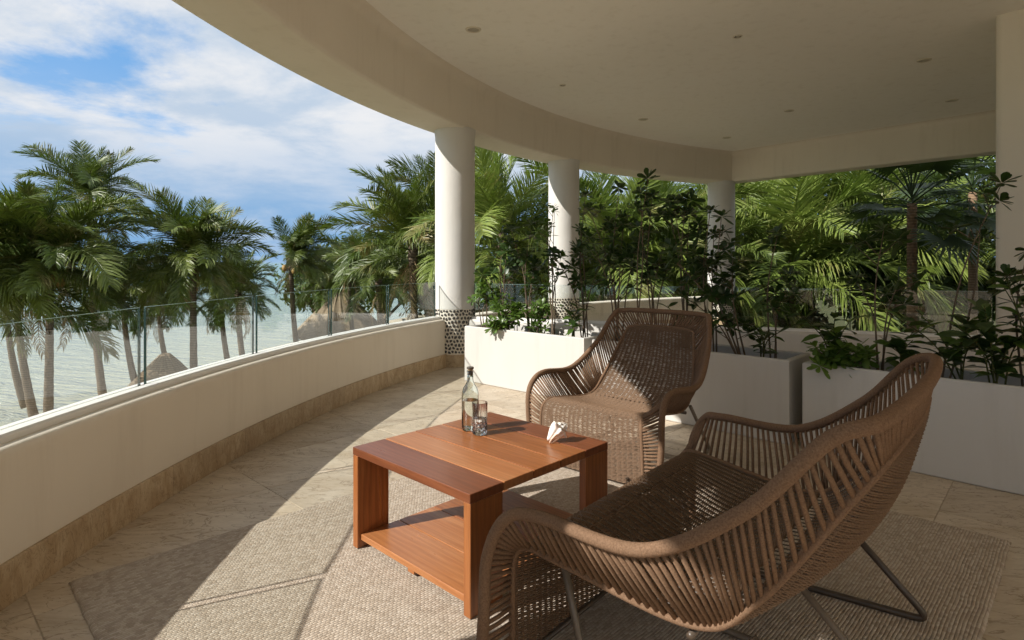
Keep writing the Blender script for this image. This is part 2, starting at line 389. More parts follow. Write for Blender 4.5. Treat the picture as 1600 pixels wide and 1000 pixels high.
# ------------------------------------------------------------------ setting: terrain, sea
CX, CY = 8.47, 2.44           # centre of the curved terrace
GZ = -4.5
def terrain():
    m = mat('beach_sand', (0.42, 0.35, 0.25), 0.95, spec=0.1); t = NT(m); c = t.co()
    n = t.noise(c, 0.25, 6, 0.6); n2 = t.noise(c, 9, 4, 0.6)
    sx = t.n('ShaderNodeSeparateXYZ', {0: t.n('ShaderNodeTexCoord').outputs['Object']})
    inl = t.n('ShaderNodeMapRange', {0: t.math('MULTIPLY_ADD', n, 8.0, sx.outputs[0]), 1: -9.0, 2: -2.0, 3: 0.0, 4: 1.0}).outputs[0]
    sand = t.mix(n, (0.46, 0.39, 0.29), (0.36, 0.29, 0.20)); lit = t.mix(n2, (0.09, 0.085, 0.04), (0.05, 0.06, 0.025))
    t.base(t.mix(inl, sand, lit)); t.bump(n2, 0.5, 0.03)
    # cross-sections of the shore, from the water's edge inland
    shore = [(-40, -22), (0, -19.5), (15, -18.6), (25, -17.6), (40, -16.5), (60, -12), (90, -2), (160, 25), (400, 120), (1500, 600), (6000, 2500)]
    offs = [(-30, -2.2), (-8, -0.75), (-2.5, -0.32), (0, -0.12), (2.5, 0.03), (8, 0.05), (25, 0.05), (80, 0.1), (400, 0.2), (4000, 0.2), (12000, 0.2)]
    mb = MB(); nx = len(offs)
    for y, x in shore:
        for o, dz in offs: mb.v.append((x+o, y, GZ+dz))
    for i in range(len(shore)-1):
        for k in range(nx-1): mb.f.append((i*nx+k, i*nx+k+1, (i+1)*nx+k+1, (i+1)*nx+k))
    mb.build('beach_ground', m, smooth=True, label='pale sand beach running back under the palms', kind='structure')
    w = mat('sea_water', (0.20, 0.33, 0.28), 0.12, spec=0.35); t = NT(w)
    c = t.co((1, 1, 1), (0, 0, R_(20)))
    st = t.n('ShaderNodeMapping', {'Vector': c, 'Scale': (0.35, 1.3, 1)}).outputs[0]
    n1 = t.noise(st, 0.9, 6, 0.6, 0.5); n2 = t.noise(st, 4.0, 4, 0.6)
    dist = t.n('ShaderNodeVectorMath', {0: c}, operation='LENGTH').outputs['Value']
    far = t.n('ShaderNodeMapRange', {0: dist, 1: 25.0, 2: 160.0, 3: 0.0, 4: 1.0}).outputs[0]
    t.base(t.mix(far, (0.43, 0.42, 0.31), (0.16, 0.29, 0.25)))
    t.bump(t.math('MULTIPLY_ADD', n2, 0.3, n1), 1.0, 0.5)
    MB().add([(-30000, -8000, 0), (30000, -8000, 0), (30000, 40000, 0), (-30000, 40000, 0)], [(0, 1, 2, 3)]).build('sea', w, loc=(0, 0, GZ-0.15), label='pale green shallow sea beyond the palms', kind='structure')
terrain()

# ------------------------------------------------------------------ terrace floor
def circ_pt(R, a): return (CX+R*math.cos(a), CY+R*math.sin(a))
A_FAR, A_BACK = R_(113), R_(236)
def clip_half(poly, p, n):
    out = []
    for i in range(len(poly)):
        a = poly[i]; b = poly[(i+1) % len(poly)]
        da = (a[0]-p[0])*n[0]+(a[1]-p[1])*n[1]; db = (b[0]-p[0])*n[0]+(b[1]-p[1])*n[1]
        if da <= 0: out.append(a)
        if (da < 0 < db) or (db < 0 < da):
            w = da/(da-db); out.append((a[0]+(b[0]-a[0])*w, a[1]+(b[1]-a[1])*w))
    return out
arc_pts = [circ_pt(10.52, A_FAR+(A_BACK-A_FAR)*i/90) for i in range(91)]
slab_poly = arc_pts + [(6.5, -7.5), (9.9, 5.3)]
floor = MB().prism(slab_poly, -0.30, -0.0035).build('terrace_floor', M_GROUT, label='stone tiled curved terrace floor', kind='structure')
MB().arc([(10.2, GZ-0.6), (10.46, GZ-0.6), (10.46, -0.302), (10.2, -0.302)], (CX, CY), A_FAR, A_BACK, 60).build('villa_base', M_WALL, label='white curved wall carrying the raised terrace', kind='structure')
T1 = Vector((0.73, -0.683)); T2 = Vector((0.683, 0.73))
tile_cache = {}
for i in range(-22, 16):
    for j in range(-7, 13):
        u0, u1 = -0.45+0.55*i, -0.45+0.55*(i+1); v0, v1 = 0.36+1.087*j-1.087, 0.36+1.087*j
        if i % 2: v0 += 0.0; v1 += 0.0
        g = 0.0014
        poly = [(T1*u+T2*v) for u, v in ((u0+g, v0+g), (u1-g, v0+g), (u1-g, v1-g), (u0+g, v1-g))]
        poly = [(p.x, p.y) for p in poly]
        cxp = sum(p[0] for p in poly)/4; cyp = sum(p[1] for p in poly)/4
        if cyp < -6.0 or cyp > 9.8 or cxp > (6.5 if cyp > 0 else 4.5) or cxp < -2.6: continue
        r = math.hypot(cxp-CX, cyp-CY)
        if r > 10.9: continue
        if r > 9.6:
            a = math.atan2(cyp-CY, cxp-CX)
            for k in range(-8, 9):
                aa = a+k*0.012; poly = clip_half(poly, circ_pt(10.36, aa), (math.cos(aa), math.sin(aa)))
                if len(poly) < 3: break
            if len(poly) < 3: continue
        # the tile with softly worn edges
        cxp = sum(p[0] for p in poly)/len(poly); cyp = sum(p[1] for p in poly)/len(poly)
        n = len(poly); loc = [(p[0]-cxp, p[1]-cyp) for p in poly]
        ins = []
        for p in loc:
            d = math.hypot(*p); ins.append((p[0]*(1-0.003/d), p[1]*(1-0.003/d)))
        key = (n == 4 and r < 9.6)
        if key and 'm' in tile_cache: me = tile_cache['m']
        else:
            mb = MB(); dz = 0.0
            mb.v = [(x, y, -0.012) for x, y in loc]+[(x, y, -0.0015) for x, y in loc]+[(x, y, 0) for x, y in ins]
            mb.f = [tuple(range(2*n, 3*n))]+[(q*n+k, q*n+(k+1) % n, (q+1)*n+(k+1) % n, (q+1)*n+k) for q in (0, 1) for k in range(n)]
            me = mb.mesh('tile', M_TILE)
            if key: tile_cache['m'] = me
        mesh_obj('tile', me, floor, (cxp, cyp, 0))

# ------------------------------------------------------------------ ceiling, beams
A_ROOF = R_(209)          # roof cut short out of view so sunlit rear floor brightens the ceiling
ceil_poly = [circ_pt(10.3, A_FAR+(A_ROOF-A_FAR)*i/90) for i in range(91)] + [(6.5, -2.55), (9.9, 5.3)]
MB().prism(ceil_poly, 3.44, 3.75).build('ceiling', M_CEIL, label='smooth cream plaster ceiling over the terrace', kind='structure')
def fillet(cx, cz, r, a0, a1, n=5): return [(cx+r*math.cos(R_(a0+(a1-a0)*i/n)), cz+r*math.sin(R_(a0+(a1-a0)*i/n))) for i in range(n+1)]
prof = fillet(10.11+0.035, 2.855+0.035, 0.035, 180, 270) + fillet(10.66-0.06, 2.855+0.06, 0.06, 270, 360) + [(10.66, 3.9), (10.2, 3.9), (10.2, 3.75), (10.0, 3.75), (10.0, 3.438)] + fillet(10.02, 3.348, 0.09, 90, 0)
bmb = MB().arc(prof, (CX, CY), A_FAR, A_ROOF, 150)
for i, v in enumerate(bmb.v):       # out of view the eaves are widened to shade the loveseat
    dx, dy = v[0]-CX, v[1]-CY; r = math.hypot(dx, dy); a = math.degrees(math.atan2(dy, dx)) % 360
    if r > 10.4 and a > 179:
        w = min(1, (a-179)/12); w = w*w*(3-2*w)*0.5; bmb.v[i] = (v[0]+dx/r*w, v[1]+dy/r*w, v[2])
beam = bmb.build('curved_beam', M_WALL, smooth=True, angle=R_(35), label='deep curved plaster beam along the roof edge above the sea view', cat='beam')
BD = Vector((0.636, -0.772, 0)); BN = Vector((0.772, 0.636, 0)); BO = Vector((4.41, 11.64, 0))
def straight_beam():
    mb = MB(); p = fillet(0.03, 2.885, 0.03, 180, 270)+fillet(0.33, 2.885, 0.03, 270, 360)+[(0.36, 3.9), (0, 3.9), (0, 3.75), (-0.10, 3.75), (-0.10, 3.438)]+fillet(-0.09, 3.348, 0.09, 90, 0)
    m = len(p)
    for s in (-0.15, 10.0):
        for o, z in p: q = BO+BD*s+BN*o; mb.v.append((q.x, q.y, z))
    mb.f = [(k, (k+1) % m, m+(k+1) % m, m+k) for k in range(m)]+[tuple(range(m-1, -1, -1)), tuple(range(m, 2*m))]
    mb.build('straight_beam', M_WALL, smooth=True, angle=R_(35), label='straight plaster beam over the opening to the jungle side', cat='beam')
straight_beam()
# house block on the right
HP = [(4.29, 5.22), (9.69, 9.67), (14, 9.0), (14, -7.4), (6.3, -7.4), (6.3, 2.8)]
def house():
    mb = MB(); poly = []
    n = len(HP)
    for i in range(n):
        a, b, c = Vector(HP[i-1]), Vector(HP[i]), Vector(HP[(i+1) % n])
        d1 = (a-b).normalized()*0.06; d2 = (c-b).normalized()*0.06
        for k in range(5):
            t = k/4; poly.append(tuple((b+d1)*(1-t)**2+b*2*t*(1-t)+(b+d2)*t*t))
    mb.prism(poly, -0.2, 3.5); return mb.build('house_wall', M_WALL, smooth=True, angle=R_(35), label='tall cream house wall with rounded corner behind the planters', cat='wall')
house()
MB().box(0.4, 6.29, -7.6, -7.3, -0.2, 3.435).build('rear_wall', M_WALL, label='cream end wall of the terrace behind the viewer', cat='wall')
# recessed ceiling fittings
M_LENS = mat('frosted_lens', (0.42, 0.38, 0.31), 0.4); M_DARKH = mat('dark_recess', (0.05, 0.04, 0.03), 0.6); M_RING = mat('light_ring', (0.66, 0.6, 0.5), 0.4)
lights = [(739.5, 46, 0.075, 'largest ceiling disc, nearest the sky side', 0), (879, 133, 0.042, 'small swivel downlight near the curved beam', 1), (1152.5, 56.5, 0.045, 'small swivel downlight at the middle of the ceiling', 1), (1005, 186.5, 0.075, 'round ceiling disc above the second column', 0),
          (1135.5, 215, 0.075, 'round ceiling disc in the far corner over the third column', 0), (1233, 173, 0.07, 'round ceiling downlight ahead of the straight beam', 1), (1444, 94, 0.07, 'round ceiling downlight nearest the house wall', 1), (1487, 157, 0.075, 'round ceiling disc beside the straight beam near the house wall', 0)]
for px, py, r, lab, dark in lights:
    Y = FPX*2.19/(HY-py); X = (px-800)/FPX*Y
    e = empty('ceiling_light', (X, Y, 3.44), label=lab, cat='light', group='recessed ceiling lights')
    MB().lathe([(r*0.72, -0.001), (r*0.76, -0.009), (r*0.95, -0.007), (r, -0.0005), (r, 0.002), (r*0.72, 0.002)], 28).build('ring', M_RING, e, smooth=True, angle=R_(40))
    MB().lathe([(0.0001, -0.003), (r*0.73, -0.003)], 28, cap=False).build('lens', M_DARKH if dark and r < 0.06 else M_LENS, e, fixn=False)
    if dark: MB().lathe([(0.0001, -0.012), (r*0.3, -0.012), (r*0.42, -0.0032)], 20, c=(r*0.12, 0, 0), cap=False).build('bulb', M_LENS, e, smooth=True)

# ------------------------------------------------------------------ columns
def column_center(px, R=10.34):
    k = (px-800)/FPX; a = 1+k*k; b = -2*(k*CX+CY); c = CX*CX+CY*CY-R*R
    Y = (-b+math.sqrt(b*b-4*a*c))/(2*a); return (k*Y, Y)
M_PEBBLE = mat('dark_pebble', (0.035, 0.032, 0.03), 0.35, spec=0.5)
_t = NT(M_PEBBLE); _t.base(_t.mix(_t.noise(_t.co(), 40, 3), (0.02, 0.02, 0.02), (0.085, 0.075, 0.065)))
M_MORTAR = m_plaster('pebble_mortar', (0.74, 0.69, 0.60))
def pebbles(mb, r, z0, z1, seed):
    rnd = random.Random(seed); cell = 0.043; rows = int((z1-z0)/cell); cols = int(2*math.pi*r/cell); pts = []
    dz = (z1-z0)/rows; du = 2*math.pi*r/cols; W = cols*du
    for i in range(rows):
        for j in range(cols):
            pts.append(((j+0.5*(i % 2)+rnd.uniform(-0.33, 0.33))*du, z0+(i+0.5+rnd.uniform(-0.3, 0.3))*dz))
    for idx, (u, z) in enumerate(pts):
        i, j = divmod(idx, cols); poly = [(u-0.04, z-0.04), (u+0.04, z-0.04), (u+0.04, z+0.04), (u-0.04, z+0.04)]
        for di in (-2, -1, 0, 1, 2):
            for dj in (-2, -1, 0, 1, 2):
                if (di or dj) and 0 <= i+di < rows:
                    q = pts[(i+di)*cols+(j+dj) % cols]; qu = q[0]
                    while qu-u > W/2: qu -= W
                    while qu-u < -W/2: qu += W
                    poly = clip_half(poly, ((u+qu)/2, (z+q[1])/2), (qu-u, q[1]-z))
        poly = clip_half(poly, (u, z1-0.002), (0, 1)); poly = clip_half(poly, (u, z0+0.002), (0, -1))
        if len(poly) < 3: continue
        cu = sum(p[0] for p in poly)/len(poly); cz = sum(p[1] for p in poly)/len(poly)
        sm = []; n = len(poly); sh = rnd.uniform(0.60, 0.78)
        for k in range(n):
            a, b = poly[k], poly[(k+1) % n]
            for w in (0.25, 0.75): sm.append((cu+(a[0]+(b[0]-a[0])*w-cu)*sh, cz+(a[1]+(b[1]-a[1])*w-cz)*sh))
        n = len(sm); hh = rnd.uniform(0.005, 0.011); vs = []
        for sc_, ht in ((1.0, -0.003), (0.9, hh*0.75), (0.55, hh)):
            for p in sm:
                uu = cu+(p[0]-cu)*sc_; zz = cz+(p[1]-cz)*sc_; a = uu/r; vs.append(((r+ht)*math.cos(a), (r+ht)*math.sin(a), zz))
        fs = [(q*n+k, q*n+(k+1) % n, (q+1)*n+(k+1) % n, (q+1)*n+k) for q in (0, 1) for k in range(n)]+[tuple(range(2*n, 3*n))]
        mb.add(vs, fs)
col_px = [(711, 'thick white column with pebble base beside the white planter', 0.243, True), (881, 'white column second along the curve behind planter stems', 0.246, True), (1127, 'white column third and farthest along the curved beam', 0.262, True)]
COLS = []
def make_column(x, y, r, lab, z_top=2.87, full=True):
    e = empty('column', (x, y, 0), label=lab, cat='column', group='white columns carrying the roof beam')
    prof = []
    rn = random.Random(int(x*100))
    for i in range(23):
        z = 0.69+(z_top-0.69)*i/22; prof.append((r+rn.uniform(-0.0012, 0.0012), z))
    prof[-1] = (r+0.012, z_top)
    MB().lathe(prof, 64, cap=False).build('shaft', M_COL, e, smooth=True)
    MB().lathe([(r-0.002, 0.15), (r-0.002, 0.692)], 64, cap=False).build('mortar_band', M_MORTAR, e, smooth=True)
    mb = MB(); pebbles(mb, r-0.002, 0.155, 0.692, int(abs(x)*31)+3); mb.build('pebble_facing', M_PEBBLE, e, smooth=True, angle=R_(50), kind='stuff')
    MB().lathe([(r-0.01, 0.0), (r+0.004, 0.0), (r+0.004, 0.15), (r-0.01, 0.15)], 48, cap=False).build('skirting', M_SKIRT, e, smooth=True, angle=R_(40))
    return e
for px, lab, r, _ in col_px:
    x, y = column_center(px); COLS.append((x, y, r)); make_column(x, y, r, lab)
A_COL0 = R_(188.65); x0_, y0_ = circ_pt(10.34, A_COL0)
make_column(x0_, y0_, 0.25, 'white column on the parapet left of and behind the viewer')
q = BO+BD*4.30+BN*0.2
make_column(q.x, q.y, 0.25, 'white column under the straight beam half hidden by the house wall')

# ------------------------------------------------------------------ parapets and glass
def ang_of_px(px, R):
    x, y = column_center(px, R); return math.atan2(y-CY, x-CX)
def parapet_arc(a0, a1, lab, glass_edges=None):
    e = empty('parapet', (*circ_pt(10.42, (a0+a1)/2), 0), label=lab, cat='parapet')
    ex, ey = e.location.x, e.location.y; c = (CX-ex, CY-ey)
    pr = [(10.325, -0.012)]+[(10.325, 0.52)]+fillet(10.36, 0.535, 0.035, 180, 90, 5)+fillet(10.49, 0.54, 0.03, 90, 0, 4)+[(10.52, -0.012)]
    n = max(12, int((a1-a0)/R_(1.2)))
    MB().arc(pr, c, a0, a1, n).build('wall', M_WALL, e, smooth=True, angle=R_(50))
    L = 0.62/10.3; a = a0; k = 0
    rn = random.Random(5)
    while a < a1-0.01:
        b = min(a1, a+L*rn.uniform(0.8, 1.15)); g = 0.0012/10.3
        MB().arc([(10.308, 0.0), (10.3255, 0.0), (10.3255, 0.157), (10.311, 0.157), (10.308, 0.154)], c, a+g, b-g, 4).build('skirting_stone', M_SKIRT, e)
        a = b
    return e
def glass_panel(p, q, z0, z1, lab, group):
    p = Vector((p[0], p[1], 0)); q = Vector((q[0], q[1], 0)); d = q-p; Lg = d.length; rz = math.atan2(d.y, d.x)
    e = empty('glass_screen', (p.x, p.y, z0), rz, label=lab, cat='glass screen', group=group)
    h = z1-z0; th = 0.006
    pn = MB().box(0.001, Lg-0.001, -th, th, 0, h-0.001).build('pane', M_PANE, e)
    MB().box(0, Lg, -th-0.0005, th+0.0005, h-0.0009, h+0.0012).build('top_edge', M_EDGE2, pn)
    MB().box(-0.0035, 0.0009, -th-0.0005, th+0.0005, 0.0, h-0.001).build('side_edge', M_EDGE, pn)
    MB().box(Lg-0.0009, Lg+0.0035, -th-0.0005, th+0.0005, 0.0, h-0.001).build('side_edge', M_EDGE, pn)
    return e
a_col1 = math.atan2(COLS[0][1]-CY, COLS[0][0]-CX)
a_col2 = math.atan2(COLS[1][1]-CY, COLS[1][0]-CX)
a_col3 = math.atan2(COLS[2][1]-CY, COLS[2][0]-CX)
half = 0.236/10.4
parapet_arc(a_col1+half, A_COL0-half, 'low curved cream parapet wall with stone skirting on the sea side')
parapet_arc(A_COL0+half, R_(232), 'low curved cream parapet wall behind the viewer')
parapet_arc(a_col2+half, a_col1-half, 'low white curved wall between the first and second columns')
parapet_arc(a_col3+half, a_col2-half, 'low white curved wall between the second and third columns')
GR = 10.45
gaps = [(678.5, None), (607, 604), (517.6, 513.6), (401, 395), (227, 217)]
edges = []   # (start angle, end angle) for each panel, from the column towards the camera
starts = [679.5, 604, 513.6, 395, 217]; ends = [607, 517.6, 401, 227, None]
names = ['glass balustrade panel touching the pebble column', 'short glass balustrade panel second from the column', 'glass balustrade panel third from the column, in front of the thatched hut', 'glass balustrade panel fourth from the column, in front of the thatched umbrella', 'glass balustrade panel cut by the left edge of the picture']
for s, en, lab in zip(starts, ends, names):
    a0 = ang_of_px(s, GR); a1 = ang_of_px(en, GR) if en else a0+0.128
    glass_panel(circ_pt(GR, a1), circ_pt(GR, a0), 0.588, 1.012, lab, 'glass panels on the curved parapet')
    last = a1
glass_panel(circ_pt(GR, A_COL0-0.026), circ_pt(GR, last+0.004), 0.588, 1.012, 'glass balustrade panel just outside the left edge of the picture', 'glass panels behind the viewer')
glass_panel(circ_pt(GR, A_COL0+0.146), circ_pt(GR, A_COL0+0.026), 0.588, 1.012, 'glass balustrade panel behind the viewer', 'glass panels behind the viewer')
kerb = MB().arc([(10.385, 0.569), (10.385, 0.592), (10.395, 0.602), (10.442, 0.602), (10.442, 0.584), (10.458, 0.584), (10.458, 0.602), (10.49, 0.602), (10.495, 0.569)], (CX, CY), a_col1+half, A_COL0-half, 70).build('glass_channel', M_KERB, smooth=True, angle=R_(40), label='white channel strip holding the glass on the curved parapet', cat='channel')
# straight parapet from the first column to the house wall, behind the planters
SP0 = Vector((COLS[0][0], COLS[0][1], 0)); SP1 = Vector((4.32, 5.20, 0)); SDv = (SP1-SP0).normalized(); SLn = (SP1-SP0).length
def parapet_straight():
    rz = math.atan2(SDv.y, SDv.x)
    e = empty('parapet', (SP0.x, SP0.y, 0), rz, label='straight low white wall behind the planters topped with glass', cat='parapet')
    mb = MB(); p = [(-0.10, -0.012), (-0.10, 0.52)]+fillet(-0.065, 0.535, 0.035, 180, 90, 5)+fillet(0.07, 0.54, 0.03, 90, 0, 4)+[(0.10, -0.012)]
    m = len(p)
    for s in (0.235, SLn-0.02):
        for o, z in p: mb.v.append((s, o, z))
    mb.f = [(k, (k+1) % m, m+(k+1) % m, m+k) for k in range(m)]+[tuple(range(m-1, -1, -1)), tuple(range(m, 2*m))]
    mb.build('wall', M_COL, e, smooth=True, angle=R_(50))
    s = 0.24
    while s < SLn-0.1:
        t = min(SLn-0.03, s+0.6); MB().box(s+0.0012, t-0.0012, -0.116, -0.1005, 0, 0.157).build('skirting_stone', M_SKIRT, e); s = t
    MB().box(0.24, SLn-0.03, -0.028, 0.028, 0.569, 0.597).build('glass_channel', M_KERB, e)
    labs = ['glass panel behind the leftmost planter, next to the pebble column', 'glass panel behind the woven armchair', 'glass panel reflecting the middle planter', 'glass panel at the house wall end of the straight parapet']
    c = [0.26, 1.62, 2.95, 4.25, SLn-0.05]
    for i in range(4):
        P0 = SP0+SDv*(c[i]+0.006); P1 = SP0+SDv*(c[i+1]-0.006)
        glass_panel((P0.x, P0.y), (P1.x, P1.y), 0.590, 0.992, labs[i], 'glass panels on the straight parapet')
parapet_straight()
# ------------------------------------------------------------------ rug
def rug():
    e1 = Vector((-0.71, 0.704)); e2 = Vector((0.704, 0.71))
    cr_ = Vector((2.22, 2.61)); n_ = cr_ - e2*3.01
    # local x = e1 (rows counted along it), local y = e2 (rows run along it)
    W, L = 2.57, 3.01; mb = MB(); rn = random.Random(3)
    nx, ny = 60, 70
    def h(x, y):
        d = min(x, W-x, y, L-y); return 0.013*min(1, math.sqrt(max(0, d)/0.012))
    xs = [0, 0.003, 0.008, 0.014]+[0.03+(W-0.06)*i/nx for i in range(nx+1)]+[W-0.014, W-0.008, W-0.003, W]
    ys = [0, 0.003, 0.008, 0.014]+[0.03+(L-0.06)*i/ny for i in range(ny+1)]+[L-0.014, L-0.008, L-0.003, L]
    wob = [rn.uniform(-0.003, 0.003) for _ in range(200)]
    for i, x in enumerate(xs):
        for j, y in enumerate(ys):
            xx, yy = x, y
            if i < 4 or i > len(xs)-5: xx += wob[j]
            if j < 4 or j > len(ys)-5: yy += wob[i+90]
            # rounded corners
            mb.v.append((xx, yy, 0.0015+h(x, y)+ (0.0012*math.sin(x*7+y*3)+0.0012 if 0.02 < x < W-0.02 and 0.02 < y < L-0.02 else 0)))
    n = len(ys)
    mb.f = [(i*n+j, (i+1)*n+j, (i+1)*n+j+1, i*n+j+1) for i in range(len(xs)-1) for j in range(n-1)]
    ang = math.atan2(e1.y, e1.x)
    # e2 is a mirrored y axis (clockwise), so flip: place with rotation and negative x run
    o = mb.build('rug', M_RUG, smooth=True, label='beige braided flat rug under the table and chairs', cat='rug')
    # local x axis -> e1, local y axis -> e2  (e1 x e2 is negative: mirror x)
    for v in o.data.vertices: v.co.x = W - v.co.x
    o.data.flip_normals()
    org = n_ + e1*W
    o.location = (org.x, org.y, 0); o.rotation_euler = (0, 0, math.atan2(-e1.y, -e1.x))
rug()
RUGZ = 0.0165

# ------------------------------------------------------------------ planters
PLANTERS = []
def planter(fl, fr, lab, depth=0.46, h=0.58, t=0.04):
    fl = Vector((fl[0], fl[1], 0)); fr = Vector((fr[0], fr[1], 0)); d = fr-fl; L = d.length; rz = math.atan2(d.y, d.x)
    e = empty('planter', fl, rz, label=lab, cat='planter', group='white planter boxes in a row')
    mb = MB(); b = 0.008
    o = [(0, 0), (L, 0), (L, depth), (0, depth)]
    def ring(i, z): return [(x+(i if x == 0 else -i), y+(i if y == 0 else -i), z) for x, y in o]
    rings = [ring(0.004, 0.002), ring(0, 0.008), ring(0, h-b), ring(b, h), ring(t-b, h), ring(t, h-b), ring(t, h-0.2)]
    vs = [v for r in rings for v in r]; fs = [(3, 2, 1, 0)]
    for k in range(len(rings)-1):
        for i in range(4): fs.append((k*4+i, k*4+(i+1) % 4, k*4+4+(i+1) % 4, k*4+4+i))
    mb.add(vs, fs); mb.build('box', M_PLANTER, e)
    sb = MB(); rn = random.Random(int(L*1000)); nx, ny = 40, 12
    for i in range(nx+1):
        for j in range(ny+1):
            x = t-0.003+(L-2*t+0.006)*i/nx; y = t-0.003+(depth-2*t+0.006)*j/ny; sb.v.append((x, y, h-0.075+rn.uniform(-0.012, 0.015)))
    sb.f = [(i*(ny+1)+j, (i+1)*(ny+1)+j, (i+1)*(ny+1)+j+1, i*(ny+1)+j+1) for i in range(nx) for j in range(ny)]
    sb.build('soil', M_SOIL, e, smooth=True, fixn=False)
    PLANTERS.append((fl, d.normalized(), Vector((-d.y, d.x, 0)).normalized(), L)); return e
planter((-0.50, 6.20), (0.635, 5.18), 'sunlit white planter box beside the pebble column')
planter((0.70, 5.13), (1.89, 4.005), 'white planter box behind the woven armchair')
planter((1.95, 3.94), (3.07, 2.80), 'shaded white planter box behind the loveseat')

# ------------------------------------------------------------------ coffee table
def table():
    A = Vector((-0.692, 2.55, 0)); B = Vector((-0.145, 2.024, 0)); C_ = Vector((0.428, 2.62, 0))
    d1 = (B-A).normalized(); L = 0.759; W = 0.827; rz = math.atan2(d1.y, d1.x)
    e = empty('coffee_table', (A.x, A.y, RUGZ), rz, label='low square hardwood coffee table with a slatted top and lower shelf', cat='table')
    H = 0.449-RUGZ; bw = W/5; g = 0.0025; th = 0.034; lt = 0.036
    for k in range(5):
        MB().bbox(0, L, k*bw+(g if k else 0), (k+1)*bw-(g if k < 4 else 0), H-th, H, 0.002).build('top_board', (M_WOODD, M_WOODL, M_WOOD, M_WOOD, M_WOODD)[k], e)
    for k in (0, 4):
        for x0 in (0.0, L-lt):
            y0, y1 = k*bw+(0.002 if k else 0.0015), (k+1)*bw-(0.0015 if k == 4 else 0.004)
            o = MB().bbox(-H/2+0.0, H/2-th-0.0006, y0, y1, -lt/2, lt/2, 0.002)
            ob = o.build('leg', M_WOOD, e); ob.rotation_euler = (0, R_(-90), 0); ob.location = (x0+lt/2, 0, H/2)
    # shelf
    sw = (W-0.03)/4
    for k in range(4):
        y0 = 0.015+k*sw; 
        xi0 = lt+0.001; xi1 = L-lt-0.001
        MB().bbox(xi0, xi1, y0+0.002, y0+sw-0.002, 0.034, 0.060, 0.002).build('shelf_board', (M_WOODL, M_WOODL, M_WOOD, M_WOOD)[k], e)
    for x in (L*0.5,):
        MB().box(x-0.02, x+0.02, 0.03, W-0.03, 0.012, 0.0335).build('shelf_batten', M_WOOD, e)
    return e
table()
TZ = 0.4497
# bottle, tumbler, shell -------------------------------------------------
def glass_mat(name, col=(1, 1, 1), ior=1.5):
    m = mat(name, col, 0.0, spec=0.5); b = m.node_tree.nodes['Principled BSDF']; b.inputs['Transmission Weight'].default_value = 1.0; b.inputs['IOR'].default_value = ior; return m
M_BOT = glass_mat('bottle_glass', (0.93, 0.975, 0.96)); M_TUM = glass_mat('tumbler_glass', (0.99, 1, 1)); M_WAT = glass_mat('drinking_water', (1, 1, 1), 1.33)
M_CORK = m_bark('cork', (0.42, 0.30, 0.17), (0.55, 0.42, 0.27)); M_CAP = mat('dark_stopper', (0.10, 0.085, 0.07), 0.4)
def bottle(x, y):
    e = empty('bottle', (x, y, TZ), label='clear glass water bottle with cork stopper on the table', cat='bottle')
    out = [(0.001, 0.004), (0.030, 0.002), (0.037, 0.0), (0.0405, 0.004), (0.041, 0.02), (0.041, 0.165), (0.040, 0.180), (0.034, 0.200), (0.024, 0.215), (0.0165, 0.230), (0.0145, 0.245), (0.0140, 0.272), (0.0165, 0.274), (0.0165, 0.282), (0.014, 0.284)]
    inn = [(0.0115, 0.284), (0.0112, 0.245), (0.0138, 0.230), (0.021, 0.214), (0.031, 0.198), (0.0372, 0.180), (0.0383, 0.165), (0.0383, 0.022), (0.034, 0.012), (0.001, 0.014)]
    MB().lathe(out+inn, 48, cap=False).build('glass_body', M_BOT, e, smooth=True, angle=R_(60))
    MB().lathe([(0.001, 0.0145), (0.0335, 0.0125), (0.0380, 0.0225), (0.0380, 0.142), (0.001, 0.142)], 48, cap=False).build('water', M_WAT, e, smooth=True, angle=R_(50))
    ck = MB().lathe([(0.001, 0.262), (0.0108, 0.262), (0.0112, 0.2845), (0.0118, 0.286), (0.0118, 0.290), (0.001, 0.290)], 24, cap=False).build('cork', M_CORK, e, smooth=True, angle=R_(40))
    MB().lathe([(0.001, 0.2905), (0.0165, 0.2905), (0.0172, 0.292), (0.0172, 0.298), (0.0155, 0.300), (0.001, 0.300)], 28, cap=False).build('stopper_cap', M_CAP, ck, smooth=True, angle=R_(40))
bottle(-0.200, 2.812)
